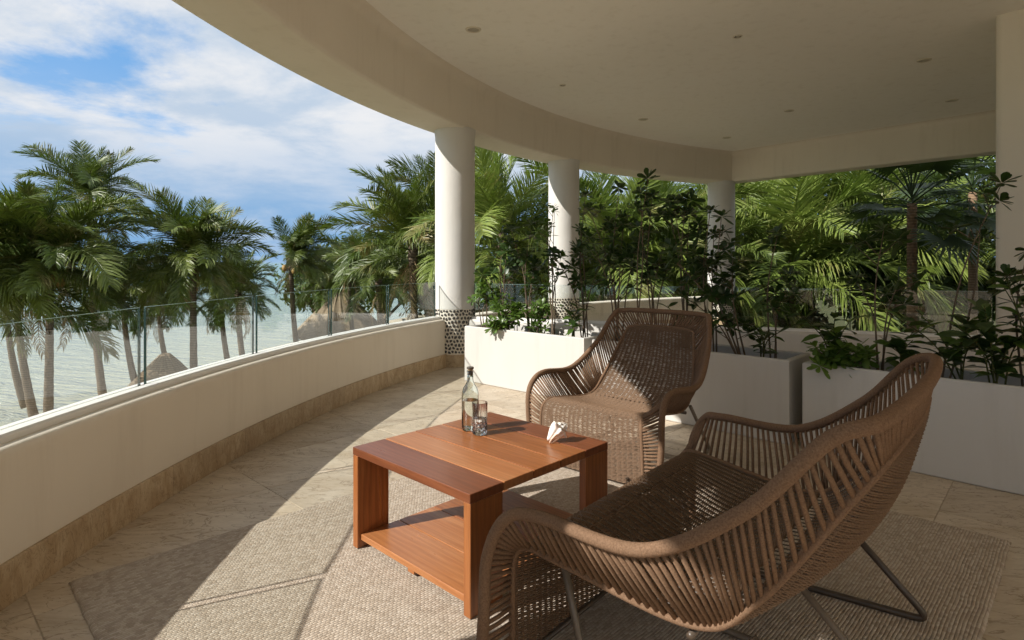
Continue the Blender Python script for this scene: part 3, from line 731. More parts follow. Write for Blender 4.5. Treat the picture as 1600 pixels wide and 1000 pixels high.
def tumbler(x, y):
    e = empty('tumbler', (x, y, TZ), label='ribbed drinking glass half full of water beside the bottle', cat='glass')
    n = 48; vs = []; fs = []
    out = [(0.028, 0.0), (0.0325, 0.003)]+[(0.0335+0.0015*math.sin(i*2.1), 0.006+0.006*i) for i in range(9)]+[(0.0345, 0.062), (0.0348, 0.10), (0.0352, 0.147), (0.0345, 0.1485)]
    inn = [(0.0335, 0.147), (0.0330, 0.10), (0.0326, 0.062), (0.031, 0.03), (0.027, 0.019), (0.001, 0.018)]
    mb = MB(); prof = [(0.001, 0.0008)]+out+inn
    for i, (r, z) in enumerate(prof):
        for k in range(n*2):
            a = math.pi*k/n; rr = r
            if 1 <= i <= len(out)-1: rr = r*(1+ (0.012 if k % 4 < 2 else -0.012)) if z > 0.055 else r*(1+0.035*math.sin(k*math.pi/4+i*1.57))
            mb.v.append((rr*math.cos(a), rr*math.sin(a), z))
    m = n*2
    mb.f = [(i*m+k, i*m+(k+1) % m, (i+1)*m+(k+1) % m, (i+1)*m+k) for i in range(len(prof)-1) for k in range(m)]
    mb.build('glass_body', M_TUM, e, smooth=True, angle=R_(30))
    MB().lathe([(0.001, 0.0185), (0.0268, 0.0195), (0.0308, 0.0305), (0.0324, 0.062), (0.0325, 0.075), (0.001, 0.075)], 48, cap=False).build('water', M_WAT, e, smooth=True, angle=R_(50))
tumbler(-0.150, 2.738)
def shell(x, y):
    m = mat('chalky_shell', (0.80, 0.75, 0.69), 0.7, spec=0.3); t = NT(m); t.bump(t.noise(t.co(), 90, 4), 0.4, 0.003)
    m2 = mat('shell_mouth', (0.70, 0.50, 0.38), 0.4)
    e = empty('sea_shell', (x, y, TZ), R_(10), label='white spiny sea shell lying on the table', cat='shell')
    mb = MB(); nu, nv = 80, 40
    for i in range(nv+1):
        t_ = i/nv                                   # 0 = narrow canal tip, 1 = spire apex
        for k in range(nu):
            a = 2*math.pi*k/nu
            prof = 0.006+0.030*math.sin(math.pi*min(1, t_/1.28))**1.3 if t_ < 0.64 else 0.036*((1-t_)/0.36)**0.8
            rib = 1+0.10*math.sin(a*9+t_*5)*math.sin(math.pi*t_)
            whorl = 1+0.30*math.cos(a-0.6-t_*2.0)
            spike = 0.020*max(0, math.sin(a*3.5+1.2))**5*math.exp(-((t_-0.63)/0.055)**2)+0.010*max(0, math.sin(a*4+0.3))**4*math.exp(-((t_-0.80)/0.035)**2)+0.006*max(0, math.sin(a*4.5))**3*math.exp(-((t_-0.92)/0.03)**2)
            step = 0.004*math.exp(-((t_-0.66)/0.02)**2)-0.004*math.exp(-((t_-0.73)/0.025)**2)
            r = max(0.0006, (prof+step)*whorl*rib+spike)
            if i in (0, nv): r = 0.0006
            mb.v.append((-0.062+0.115*t_, r*math.cos(a)*0.9, r*math.sin(a)))
    mb.f = [(i*nu+k, i*nu+(k+1) % nu, (i+1)*nu+(k+1) % nu, (i+1)*nu+k) for i in range(nv) for k in range(nu)]
    ob = mb.build('shell_body', m, e, smooth=True, angle=R_(70)); ob.rotation_euler = (R_(20), R_(-38), 0); ob.location = (0.0, 0, 0.045)
    lp = MB(); Q = [Vector((0.042*math.cos(a), 0.0, 0.013*math.sin(a))) for a in [i*2*math.pi/28 for i in range(28)]]
    lp.tube(Q, 0.0035, 6, closed=True); lo = lp.build('shell_lip', m2, ob, smooth=True); lo.location = (-0.018, -0.027, 0.004)
shell(0.207, 2.625)

# ------------------------------------------------------------------ rope chairs
def chair(name, label, cat, pose, mirror, outer, inner, n_rope, legs, warp_step=0.030, weft_step=0.0072, sag=0.03, bulge=0.06, seed=1, rr=0.0062):
    """outer/inner: matching control points (half width, forward, height) from front hem over the arm to the middle of the back."""
    x, y, t = pose; l = Vector((math.cos(t), math.sin(t), 0))
    fw = Vector((l.y, -l.x, 0)) if mirror else Vector((-l.y, l.x, 0))
    rn = random.Random(seed)
    e = empty(name, (x, y, 0), t, label=label, cat=cat)
    sgn = -1 if mirror else 1                    # local y axis is +90deg from l
    def loc(a, b, z): return Vector((a, b*sgn, z))
    def full(ctrl, n=14):
        P = [loc(-a, b, z) for a, b, z in ctrl]+[loc(a, b, z) for a, b, z in ctrl[::-1][1:]]
        return cr(P, n)
    O = full(outer); I = full(inner); nseg = len(O)
    # rope-wound outer tube: rings of rope along the frame
    def wound(Q, r, step, amp, sides=10):
        P = resample(Q, step/2); rad = [r+(amp if k % 2 else -amp)*rn.uniform(0.5, 1.2) for k in range(len(P))]
        mb = MB(); mb.tube(P, rad, sides); return mb
    wound(O, 0.0175, 0.0075, 0.0009).build('arm_rail', M_ROPE, e, smooth=True)
    wound(I, 0.0105, 0.0075, 0.0006, 8).build('seat_rail', M_ROPE, e, smooth=True)
    # ropes
    d = [0]
    for a, b in zip(O, O[1:]): d.append(d[-1]+(b-a).length)
    tot = d[-1]; j = 0
    for k in range(n_rope):
        s = tot*(0.012+0.976*(k+0.5+rn.uniform(-0.12, 0.12))/n_rope)
        while d[j+1] < s: j += 1
        w = (s-d[j])/(d[j+1]-d[j]); po = O[j].lerp(O[j+1], w); 
        fi = j+w+rn.uniform(-0.12, 0.12); fi = max(0, min(nseg-1.001, fi)); ji = int(fi); pi_ = I[ji].lerp(I[ji+1], fi-ji)
        dirv = (pi_-po).normalized(); mid = (po+pi_)/2; dip = Vector((rn.uniform(-.002, .002), rn.uniform(-.002, .002), -0.002))
        mb = MB(); mb.tube([po-dirv*0.004, po.lerp(pi_, 0.5)+dip, pi_+dirv*0.004], rr*rn.uniform(0.93, 1.07), 6, flat=1.25)
        # doubled over the outer rail
        o = mb.build('rope', M_ROPE, e, smooth=True, fixn=False)
    # woven seat panel
    half = len(inner); nI = len(I); mid = (nI-1)//2
    left = I[:mid+1]; right = I[mid:][::-1]
    # stop at the top rail: corner index = last but one control point
    ci = (half-2)*14+6
    left = left[:ci+1]; right = right[:ci+1]
    topL, topR = left[-1], right[-1]
    dl = [0]
    for a, b in zip(left, left[1:]): dl.append(dl[-1]+(b-a).length)
    def at(Q, s):
        jj = 0
        while jj < len(dl)-2 and dl[jj+1] < s: jj += 1
        w = (s-dl[jj])/(dl[jj+1]-dl[jj]); return Q[jj].lerp(Q[jj+1], w)
    top_mid = I[mid]
    nw = int(dl[-1]/weft_step); width = (right[ci//3]-left[ci//3]).length; nwarp = int(width/warp_step)
    def surf(u, s):
        a = at(left, s); b = at(right, s); p = a.lerp(b, u); f = s/dl[-1]; k = max(0.0, 4*u*(1-u))
        # hang a little between the rails, and lift to the bowed top rail
        if f < 0.27: off = loc(0, 0.008*k, 0)
        elif f < 0.55: off = loc(0, 0, -sag*k*math.sin((f-0.27)/0.28*math.pi))
        else: off = loc(0, -bulge*k**0.6*math.sin(min(1, (f-0.5)/0.42)*math.pi), -0.4*bulge*k**0.6*math.sin(min(1, (f-0.5)/0.42)*math.pi))
        if f > 0.9: off += (top_mid-(topL+topR)/2)*((f-0.9)/0.1)*(k**0.5)*0.98
        return p+off
    eps = 1e-3
    mb = MB()
    for i in range(nw+1):
        s = dl[-1]*i/nw; m2 = nwarp*2
        pts = []
        for k in range(m2+1):
            u = k/m2; p = surf(u, s); ds = surf(u, min(dl[-1], s+0.01))-surf(u, max(0, s-0.01)); du = surf(min(1, u+0.02), s)-surf(max(0, u-0.02), s)
            nr = du.cross(ds).normalized(); ph = (k//2+i) % 2
            amp = (0.0042 if k % 2 else -0.0028)+(0.0007 if ph else -0.0007)
            pts.append(p+nr*amp+Vector((0, 0, rn.uniform(-0.0006, 0.0006))))
        rw = rn.uniform(0.85, 1.05); mb.tube(pts, [(0.0041 if k % 2 else 0.0031*rn.choice((1, 1, 1, 1, 0.6)))*rw for k in range(m2+1)], 4, caps=False)
    mb.build('woven_panel', M_WEAVE, e, smooth=True, fixn=False, kind='stuff')
    mb = MB()
    for k in range(nwarp):
        u = (k+0.5)/nwarp; pts = [surf(u, dl[-1]*i/60) for i in range(61)]
        mb.tube(pts, 0.0024, 5)
    mb.build('warp_cords', M_FRAME, e, smooth=True, fixn=False, kind='stuff')
    # dark rods under the panel and floor frame
    for pts, r, mt in legs:
        P = [loc(*p) for p in pts]; Q = []
        # rounded bends
        Q.append(P[0])
        for a, b, c in zip(P, P[1:], P[2:]):
            ra = min(0.05, (a-b).length*0.4, (c-b).length*0.4); p1 = b+(a-b).normalized()*ra; p2 = b+(c-b).normalized()*ra
            for q in range(7): w = q/6; Q.append(p1*(1-w)**2+b*2*w*(1-w)+p2*w*w)
        Q.append(P[-1])
        mb = MB(); mb.tube(Q, r, 10); mb.build('leg_frame', mt, e, smooth=True, fixn=False)
    return e
FZ = RUGZ+0.011
outA = [(.434, 0, .045), (.455, .004, .25), (.459, .003, .416), (.454, -.041, .502), (.452, -.151, .537), (.454, -.451, .527), (.41, -.693, .679), (.36, -.835, .865), (.30, -.885, .902), (0, -.898, .908)]
inA = [(.355, .012, .035), (.350, .016, .23), (.342, .012, .355), (.325, -.035, .400), (.322, -.15, .392), (.337, -.50, .355), (.325, -.66, .47), (.262, -.825, .735), (.215, -.865, .795), (0, -.885, .805)]
legsA = [([(s*.34, -.60, .36), (s*.36, -.86, FZ), (s*.33, -.12, FZ), (s*.33, -.05, .33)], .011, M_FRAME_LIT) for s in (-1, 1)] + [([(-.35, -.52, .335), (.35, -.52, .335)], .010, M_FRAME), ([(-.352, .006, .03), (.352, .006, .03)], .009, M_FRAME)]
chair('armchair', 'brown rope armchair with woven seat facing the table, lit by the sun', 'armchair', (.451, 3.41, -.725), True, outA, inA, 172, legsA, seed=4, rr=0.0052)
outL = [(.725, .03, .045), (.715, .022, .25), (.706, .018, .406), (.70, -.045, .53), (.675, -.14, .556), (.672, -.45, .562), (.65, -.684, .71), (.60, -.84, .885), (.50, -.925, .922), (0, -.955, .93)]
inL = [(.585, .025, .035), (.584, .028, .24), (.583, .02, .36), (.582, -.03, .402), (.575, -.15, .392), (.548, -.52, .355), (.545, -.68, .47), (.475, -.87, .745), (.40, -.915, .81), (0, -.935, .825)]
legsL = [([(s*.46, -.64, .33), (s*.506, -.915, FZ), (s*.42, -.12, FZ), (s*.42, -.04, .33)], .012, M_FRAME if s > 0 else M_FRAME_LIT) for s in (-1, 1)] + [([(0, -.58, .31), (0.018, -.86, FZ), (0, -.10, FZ), (0, -.04, .33)], .011, M_FRAME_LIT), ([(-.55, -.52, .325), (.55, -.52, .325)], .010, M_FRAME), ([(-.58, .022, .03), (.58, .022, .03)], .009, M_FRAME)]
chair('loveseat', 'wide brown rope loveseat seen from behind its near arm, in front', 'loveseat', (.401, 2.206, .864), False, outL, inL, 188, legsL, seed=8, rr=0.0058, sag=0.055, bulge=0.085)
# ------------------------------------------------------------------ palms
def frond_mesh(name, L, elev, droop, rnd, matr, pairs=84, leaf=0.31, hang=0.6, wind=0.0, twist=0.0):
    """Pinnate leaf from the origin along +X; elev = start angle, droop = total bend."""
    mb = MB(); n = 22; P = []; p = Vector((0, 0, 0)); P.append(p.copy()); D = []; curl = rnd.uniform(-0.35, 0.35)
    for i in range(n):
        t = (i+0.5)/n; a = elev-droop*(t**1.5)
        dv = Vector((math.cos(a), curl*t*t+wind*t*0.6, math.sin(a))); dv.normalize(); D.append(dv)
        p = p+dv*(L/n); P.append(p.copy())
    D.append(D[-1])
    mb.tube(P, [0.03*L/3*(1-0.92*i/n)+0.003 for i in range(n+1)], 4, caps=False)
    for k in range(pairs):
        t = 0.12+0.88*(k+rnd.uniform(-0.4, 0.4))/pairs; t = max(0.11, min(0.999, t)); f = t*n; i = int(f); q = P[i].lerp(P[i+1], f-i); dv = D[i]
        side0 = dv.cross(Vector((0, 0, 1))); side0 = side0.normalized() if side0.length > 0.15 else Vector((0, -1, 0)); upv = side0.cross(dv).normalized()
        ll = leaf*L*(math.sin(math.pi*min(1, (t*0.80+0.16)))**0.6)*rnd.uniform(0.72, 1.08); ll = max(ll, 0.10*L)
        fwd = 0.55+0.9*t
        for sd_ in (-1, 1):
            if rnd.random() < 0.05: continue
            tw = twist+rnd.uniform(-0.4, 0.4)
            s = side0*sd_; u = upv
            d0 = (s+dv*(fwd+rnd.uniform(-0.25, 0.3))+u*(0.25+tw*sd_)+Vector((0, wind*0.5, 0))).normalized()
            h1 = hang*rnd.uniform(0.2, 1.6)
            d1 = (d0+Vector((0, wind*0.35, -h1))).normalized()
            d2 = (d1+Vector((0, wind*0.2, -h1*1.1))).normalized()
            w = 0.0145*L/3.0*rnd.uniform(0.8, 1.25); wv = (dv-d0*dv.dot(d0)).normalized()*w
            wv = (wv+d0.cross(wv)*rnd.uniform(-0.7, 0.7))
            a = q; b = a+d0*ll*0.4; c = b+d1*ll*0.33; e_ = c+d2*ll*0.27
            mb.add([a-wv*0.5, a+wv*0.5, b-wv, b+wv, c-wv*0.75, c+wv*0.75, e_], [(0, 1, 3, 2), (2, 3, 5, 4), (4, 5, 6)])
    return mb.mesh(name, matr)
rnd = random.Random(21)
FR = {}
def mk_set(tagname, matr, wind=0.0, pairs=100):
    out = []
    for cls, (el, dr, hang) in enumerate([(80, 26, 0.06), (64, 60, 0.14), (46, 82, 0.26), (20, 80, 0.42), (-15, 60, 0.62)]):
        out.append([frond_mesh('palm_frond', 3.0, R_(el+rnd.uniform(-6, 6)), R_(dr+rnd.uniform(-10, 12)), rnd, matr, pairs, 0.31, hang, wind*(1 if v else 0.6), rnd.uniform(-0.2, 0.2)) for v in range(3)])
    FR[tagname] = out
mk_set('green', M_PALM); mk_set('bright', M_PALM_LIT); 
dead = [frond_mesh('palm_frond', 3.0, R_(-40), R_(45), rnd, M_DEAD, 40, 0.2, 0.9) for _ in range(2)]
M_COCO = mat('coconut_husk', (0.30, 0.19, 0.06), 0.6)
COCO = MB().lathe([(0.001, -0.13), (0.06, -0.115), (0.10, -0.05), (0.105, 0.02), (0.07, 0.10), (0.001, 0.13)], 10, cap=False).mesh('coconut', M_COCO, True)
def pierces(me, mw):
    vs = me.vertices
    for i in range(0, len(vs), 37):
        p = mw @ vs[i].co
        if math.hypot(p.x-CX, p.y-CY) < 10.8 and (p.x-BO.x)*BN.x+(p.y-BO.y)*BN.y < 0.5: return True
    return False
def trunk_obj(e, h, r0, r1, lean, matr, name='trunk'):
    pts = []; n = 24
    for i in range(n+1):
        t = i/n; pts.append((lean[0]*(1-t)**2, lean[1]*(1-t)**2, -h*(1-t)))
    rr = [(r0*(1-i/n)**2*0.8+r1)*(1+0.06*(i % 2)) for i in range(n+1)]
    mb = MB(); mb.tube(pts, rr, 10); return mb.build(name, matr, e, smooth=True, fixn=False)
def palm(px, py, Y, scale, lab, kind='green', n=24, seed=0, lean=(0.5, 0.3), dead_n=2, coco=0, up=1.0, az0=None, spread=360, r=0.088, ladder=None, grp='coconut palms beyond the terrace'):
    rn = random.Random(seed+100); c = pix(px, py, Y)
    e = empty('palm_tree', c, label=lab, cat='palm tree', group=grp)
    h = c.z-GZ
    trunk_obj(e, h, r*0.9, r, lean, M_TRUNK)
    # leaf-base fibre at the crown heart
    MB().lathe([(r*1.0, -0.5*scale), (r*1.5, -0.15*scale), (r*1.5, 0.1*scale), (r*0.7, 0.35*scale), (0.01, 0.5*scale)], 10, cap=False).build('crown_heart', M_TRUNK, e, smooth=True)
    ladder = ladder or [0.14, 0.36, 0.60, 0.82, 1.0]
    ga = 137.5
    for i in range(n):
        t = (i+0.5)/n; cls = next(k for k, q in enumerate(ladder) if t <= q+1e-6)
        me = rn.choice(FR[kind][cls])
        az = (az0 if az0 is not None else 0)+((i*ga) % spread)+rn.uniform(-12, 12)
        from mathutils import Euler
        rot = Euler((rn.uniform(-0.5, 0.5), rn.uniform(-0.22, 0.22)*up, R_(az))); s = scale*rn.uniform(0.78, 1.12)*(0.85 if cls == 0 else 1.0)
        lc = Vector((rn.uniform(-0.05, 0.05), rn.uniform(-0.05, 0.05), 0.25*scale*(1-t)))
        if pierces(me, Matrix.LocRotScale(c+lc, rot, Vector((s, s, s)))): continue
        o = mesh_obj('frond', me, e, lc); o.rotation_euler = rot; o.scale = (s, s, s)
    for i in range(dead_n):
        o = mesh_obj('dead_frond', rn.choice(dead), e); o.rotation_euler = (0, rn.uniform(0, 0.5), R_(rn.uniform(0, 360))); s = scale*0.75; o.scale = (s, s, s); o.location = (0, 0, -0.15)
    for i in range(coco):
        o = mesh_obj('coconut', COCO, e); a = rn.uniform(0, 6.28); o.location = (0.26*math.cos(a), 0.26*math.sin(a), -0.3-rn.uniform(0, 0.25)); o.rotation_euler = (rn.uniform(-.5, .5), rn.uniform(-.5, .5), 0)
    return e
palm(78, 418, 17.0, 1.08, 'large full coconut palm at the far left in front of the sea', n=46, seed=1, coco=5, ladder=[0.12, 0.3, 0.5, 0.74, 1.0], lean=(-0.4, 0.4))
palm(-40, 455, 16.0, 1.15, 'coconut palm cut off by the left edge of the picture', n=22, seed=2, coco=0)
palm(140, 318, 22.0, 0.92, 'tallest coconut palm rising behind the large left palm', n=27, seed=3, lean=(0.6, 0))
palm(22, 385, 21.0, 0.8, 'slim coconut palm half behind the large left palm', n=20, seed=4)
palm(302, 408, 18.5, 0.82, 'coconut palm with upright new leaves behind the thatched umbrella', n=42, seed=5, lean=(0.2, -0.3), ladder=[0.16, 0.34, 0.52, 0.76, 1.0])
palm(372, 462, 21.5, 0.66, 'low dark coconut palm right of the one behind the thatched umbrella', n=24, seed=6)
palm(455, 405, 23.5, 0.74, 'wind-blown coconut palm with leaves swept to the right', n=26, seed=7, coco=6, dead_n=3, az0=-85, spread=170)
palm(545, 418, 27.0, 0.72, 'small far coconut palm with drooping leaves above the thatched hut', n=20, seed=8)
palm(645, 395, 15.5, 0.84, 'leafy coconut palm just left of the pebble column', n=28, seed=9, kind='green', dead_n=3, ladder=[0.26, 0.52, 0.72, 0.88, 1.0])
palm(592, 445, 20.0, 0.66, 'dark coconut palm low behind the glass near the hut', n=22, seed=10)
palm(695, 335, 18.5, 0.8, 'coconut palm mostly hidden behind the pebble column', n=24, seed=11)
palm(782, 385, 14.0, 0.92, 'coconut palm with a tall upright leaf between the first two columns', n=24, seed=12, kind='bright', ladder=[0.3, 0.5, 0.7, 0.88, 1.0])
palm(835, 440, 16.0, 0.9, 'coconut palm low behind the stems left of the second column', n=20, seed=13)
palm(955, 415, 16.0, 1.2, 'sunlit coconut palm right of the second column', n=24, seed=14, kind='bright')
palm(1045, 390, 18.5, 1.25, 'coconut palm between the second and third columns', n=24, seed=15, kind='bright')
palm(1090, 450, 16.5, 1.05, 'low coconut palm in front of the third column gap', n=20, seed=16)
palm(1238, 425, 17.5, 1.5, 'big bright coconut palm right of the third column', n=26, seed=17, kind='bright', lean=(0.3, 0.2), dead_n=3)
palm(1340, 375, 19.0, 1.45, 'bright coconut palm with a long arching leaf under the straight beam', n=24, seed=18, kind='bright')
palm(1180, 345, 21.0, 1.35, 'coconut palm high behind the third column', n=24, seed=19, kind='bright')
palm(1500, 430, 16.5, 1.1, 'shaded coconut palm beside the house wall', n=20, seed=20)

palm(192, 448, 24.5, 0.86, 'dark low coconut palm between the large left palm and the thatched umbrella', n=30, seed=31, ladder=[0.1, 0.3, 0.5, 0.75, 1.0])
palm(248, 470, 27.0, 0.8, 'far low coconut palm over the water left of the thatched umbrella', n=28, seed=32, ladder=[0.1, 0.3, 0.5, 0.75, 1.0])
palm(10, 462, 23.0, 0.9, 'low coconut palm half cut by the left edge of the picture', n=30, seed=33, ladder=[0.1, 0.3, 0.5, 0.75, 1.0])
palm(345, 452, 25.0, 0.8, 'dark low coconut palm behind the one with upright new leaves', n=30, seed=34, ladder=[0.1, 0.3, 0.5, 0.75, 1.0])
palm(505, 448, 30.0, 0.8, 'far dark coconut palm left of the thatched hut roof', n=28, seed=35, ladder=[0.1, 0.3, 0.5, 0.75, 1.0])
# fan palm with bare trunk ------------------------------------------------
from mathutils import Euler
def fan_leaf():
    mb = MB(); rn = random.Random(5); Ls = 0.55; n = 26
    mb.tube([(0, 0, 0), (0.35, 0, 0.10), (0.62, 0, 0.08)], 0.010, 4)
    for k in range(n):
        a = R_(-125+250*k/(n-1)); d = Vector((math.cos(a), math.sin(a), 0.12)); o = Vector((0.62, 0, 0.08)); s = d.cross(Vector((0, 0, 1))).normalized()
        l1 = Ls*(0.75+0.25*math.cos(a/1.4))*rn.uniform(0.9, 1.08); b = o+d*l1*0.55; c = b+(d+Vector((0, 0, -0.45*rn.uniform(0.5, 1.5)))).normalized()*l1*0.45
        mb.add([o-s*0.003, o+s*0.003, b-s*0.02, b+s*0.02, c], [(0, 1, 3, 2), (2, 3, 4)])
    return mb.mesh('fan_leaf', M_FAN)
def fan_palm(px, py, Y, s, n, lab, seed):
    rn = random.Random(seed); c = pix(px, py, Y); e = empty('fan_palm', c, label=lab, cat='palm tree')
    trunk_obj(e, c.z-GZ, 0.085, 0.075, (0.1, 0.1), m_bark('fan_trunk', (0.14, 0.09, 0.055), (0.28, 0.19, 0.12), 6.0))
    me = fan_leaf()
    for i in range(n):
        t = i/n; rot = Euler((rn.uniform(-.3, .3), R_(-75+125*t+rn.uniform(-10, 10)), R_(i*137.5))); k = s*rn.uniform(0.85, 1.15); lc = Vector((0, 0, 0.25-0.5*t))
        if pierces(me, Matrix.LocRotScale(c+lc, rot, Vector((k, k, k)))): continue
        o = mesh_obj('fan_leaf', me, e, lc); o.rotation_euler = rot; o.scale = (k, k, k)
fan_palm(1425, 318, 10.6, 1.25, 38, 'dark fan palm on a bare brown trunk under the straight beam', 3)
fan_palm(1520, 300, 12.2, 1.3, 34, 'dark fan palm crowding the house wall corner', 4)

# broadleaf trees behind ---------------------------------------------------
def tree(px, py, Y, rx, rz, lab, seed, n=5200, matr=None, ls=0.16, grp='leafy trees behind the palms'):
    rn = random.Random(seed); c = pix(px, py, Y); e = empty('leafy_tree', (c.x, c.y, GZ), label=lab, cat='tree', group=grp)
    H = c.z-GZ; mb = MB(); lobes = []
    for i in range(13):
        a = rn.uniform(0, 6.28); q = rn.uniform(0.1, 0.75); lobes.append((Vector((math.cos(a)*rx*q, math.sin(a)*rx*q*0.8, H+rn.uniform(-0.7, 0.75)*rz)), rx*rn.uniform(0.28, 0.5)))
    mb.tube([(0.3, 0.1, 0), (0.1, 0, H*0.35), (0, 0, H*0.7), (0, 0, H)], [0.26, 0.2, 0.15, 0.06], 8)
    for p, r in lobes: mb.tube([(0, 0, H*0.5), tuple(p*0.55+Vector((0, 0, H*0.3))), tuple(p)], [0.09, 0.06, 0.02], 5)
    mb.build('trunk', M_STEM, e, smooth=True, fixn=False)
    cb = MB()
    for i in range(n):
        p, r = rn.choice(lobes); d = Vector((rn.gauss(0, 1), rn.gauss(0, 1), rn.gauss(0, 1))).normalized(); k = r*(rn.random()**0.4); q = p+d*k*Vector((1, 1, 0.8)).length/1.6
        nrm = (d+Vector((rn.gauss(0, .6), rn.gauss(0, .6), rn.gauss(0.5, .6)))).normalized(); u = nrm.orthogonal().normalized(); w = nrm.cross(u); a = rn.uniform(0, 6.28); t_ = u*math.cos(a)+w*math.sin(a); s_ = nrm.cross(t_); L = ls*rn.uniform(0.7, 1.4)
        cb.add([q-t_*L, q+s_*L*0.42-nrm*L*0.1, q+t_*L, q-s_*L*0.42-nrm*L*0.1], [(0, 1, 2), (0, 2, 3)])
    cb.build('crown', matr or M_TREE, e, fixn=False)
tree(500, 445, 33, 3.2, 1.5, 'dark bushy tree on the beach between the far palms', 1, 3600)
tree(600, 415, 30, 3.4, 2.0, 'dark leafy tree behind the palm left of the pebble column', 2, 3600)
tree(680, 420, 26, 3.0, 2.2, 'dark leafy tree hidden behind the pebble column', 3, 3600)
tree(800, 430, 24, 2.8, 1.9, 'dense tree low between the first two columns', 4, 4500)
tree(905, 405, 24, 2.8, 2.2, 'dense tree behind the second column', 5, 4500)
tree(1010, 410, 25, 3.0, 2.4, 'dense tree in the middle of the curved opening', 6, 4500)
tree(1120, 380, 25, 3.0, 2.8, 'dense tree behind the third column', 7, 4500)
tree(1250, 350, 26, 4.2, 4.2, 'tall leafy tree right of the third column', 8, 5200)
tree(1380, 330, 25, 4.0, 4.2, 'tall leafy tree behind the fan palm', 9, 5200)
tree(1500, 330, 23, 3.8, 4.2, 'tall leafy tree against the house wall', 10, 5200)
tree(1440, 470, 17, 2.2, 1.6, 'low bushy tree below the fan palm', 11, 4200)
tree(1180, 480, 19, 2.2, 1.4, 'low bushy tree below the big bright palm', 12, 4200)
tree(860, 490, 18, 2.0, 1.3, 'low bushy tree below the second column', 13, 4200)

# thatched umbrella and hut -----------------------------------------------
def thatch(px, py, Y, r, hr, lab, name, cat, pole_h, seed):
    rn = random.Random(seed); c = pix(px, py, Y); e = empty(name, (c.x, c.y, GZ), label=lab, cat=cat)
    zt = c.z-GZ; mb = MB(); n = 64; prof = [(0.03, zt), (0.16*r, zt-0.03*hr), (0.45*r, zt-0.36*hr), (0.75*r, zt-0.7*hr), (r, zt-hr), (r*0.97, zt-hr-0.12), (0.6*r, zt-0.72*hr)]
    for i, (a, z) in enumerate(prof):
        for k in range(n):
            t = 2*math.pi*k/n; j = rn.uniform(-0.02, 0.02)*r if i else 0; mb.v.append(((a+j)*math.cos(t), (a+j)*math.sin(t), z+(rn.uniform(-0.09, 0.03) if i in (4, 5) else rn.uniform(-.02, .02))))
    mb.f = [(i*n+k, i*n+(k+1) % n, (i+1)*n+(k+1) % n, (i+1)*n+k) for i in range(len(prof)-1) for k in range(n)]
    for k in range(3200):
        t = rn.uniform(0, 6.28); q = rn.uniform(0.05, 1.0); a = r*q; z = zt-hr*q**0.95+0.02; dx = Vector((math.cos(t), math.sin(t), 0)); w = Vector((-math.sin(t), math.cos(t), 0))*0.015; p = dx*a+Vector((0, 0, z)); ln = rn.uniform(0.2, 0.45); q2 = p+dx*ln+Vector((0, 0, -ln*hr/r-rn.uniform(-.06, .09)))
        mb.add([p-w, p+w, q2], [(0, 1, 2)])
    mb.build('thatch_roof', M_THATCH, e, smooth=False, fixn=False)
    if name == 'beach_umbrella':
        MB().tube([(0, 0, 0), (0, 0, zt-0.2)], 0.06, 8).build('pole', M_TRUNK, e, smooth=True)
    else:
        for k in range(6):
            a = k*math.pi/3+0.4; MB().tube([(r*0.75*math.cos(a), r*0.75*math.sin(a), 0), (r*0.75*math.cos(a), r*0.75*math.sin(a), zt-hr*0.8)], 0.09, 8).build('post', M_TRUNK, e, smooth=True)
thatch(258, 552, 20.5, 1.0, 0.95, 'round thatched beach umbrella seen through the glass at left', 'beach_umbrella', 'umbrella', 2.5, 1)
thatch(532, 456, 29.0, 2.2, 2.0, 'wide thatched beach hut roof seen through the middle glass panels', 'thatched_hut', 'hut', 3, 2)

# ------------------------------------------------------------------ planter plants
def leaf_mesh(L, W, fold, curl, matr, nseg=4, obov=0.0):
    mb = MB(); 
    for i in range(nseg+1):
        t = i/nseg; w = W*math.sin(math.pi*min(0.999, max(0.03, t**(1+obov))))**0.75*0.5; x = L*t; z = -curl*L*t*t
        mb.v += [(x, -w, z+fold*w), (x, 0, z), (x, w, z+fold*w)]
    for i in range(nseg): b = i*3; mb.f += [(b, b+3, b+4, b+1), (b+1, b+4, b+5, b+2)]
    return mb.mesh('leaf', matr, True)
def cluster_mesh(n, L, W, matr, rn, lo=-10, hi=70):
    mb = MB()
    for k in range(n):
        a = k*2.4+rn.uniform(-.2, .2); el = R_(lo+(hi-lo)*k/n+rn.uniform(-10, 10)); l = L*rn.uniform(0.75, 1.15); w = W*rn.uniform(0.85, 1.15)
        d = Vector((math.cos(a)*math.cos(el), math.sin(a)*math.cos(el), math.sin(el))); s = Vector((-math.sin(a), math.cos(a), 0)); up = d.cross(s)*-1
        mbv = []
        for t, ww in ((0.08, 0.12), (0.35, 0.62), (0.68, 1.0), (0.9, 0.7), (1.0, 0.1)):
            p = d*l*t+Vector((0, 0, -0.25*l*t*t)); mbv += [p-s*w*ww*0.5+up*w*ww*0.12, p, p+s*w*ww*0.5+up*w*ww*0.12]
        fs = []
        for i in range(4): b = i*3; fs += [(b, b+3, b+4, b+1), (b+1, b+4, b+5, b+2)]
        mb.add(mbv, fs)
    return mb.mesh('leaf_cluster', matr, True)
rn0 = random.Random(77)
CL_D = [cluster_mesh(rn0.randint(10, 13), 0.092, 0.038, M_LEAFD, rn0) for _ in range(4)]
CL_L = [cluster_mesh(rn0.randint(9, 12), 0.074, 0.030, M_LEAFL, rn0) for _ in range(4)]
CL_P = [cluster_mesh(rn0.randint(9, 12), 0.085, 0.033, M_LEAFL, rn0, -20, 55) for _ in range(2)]
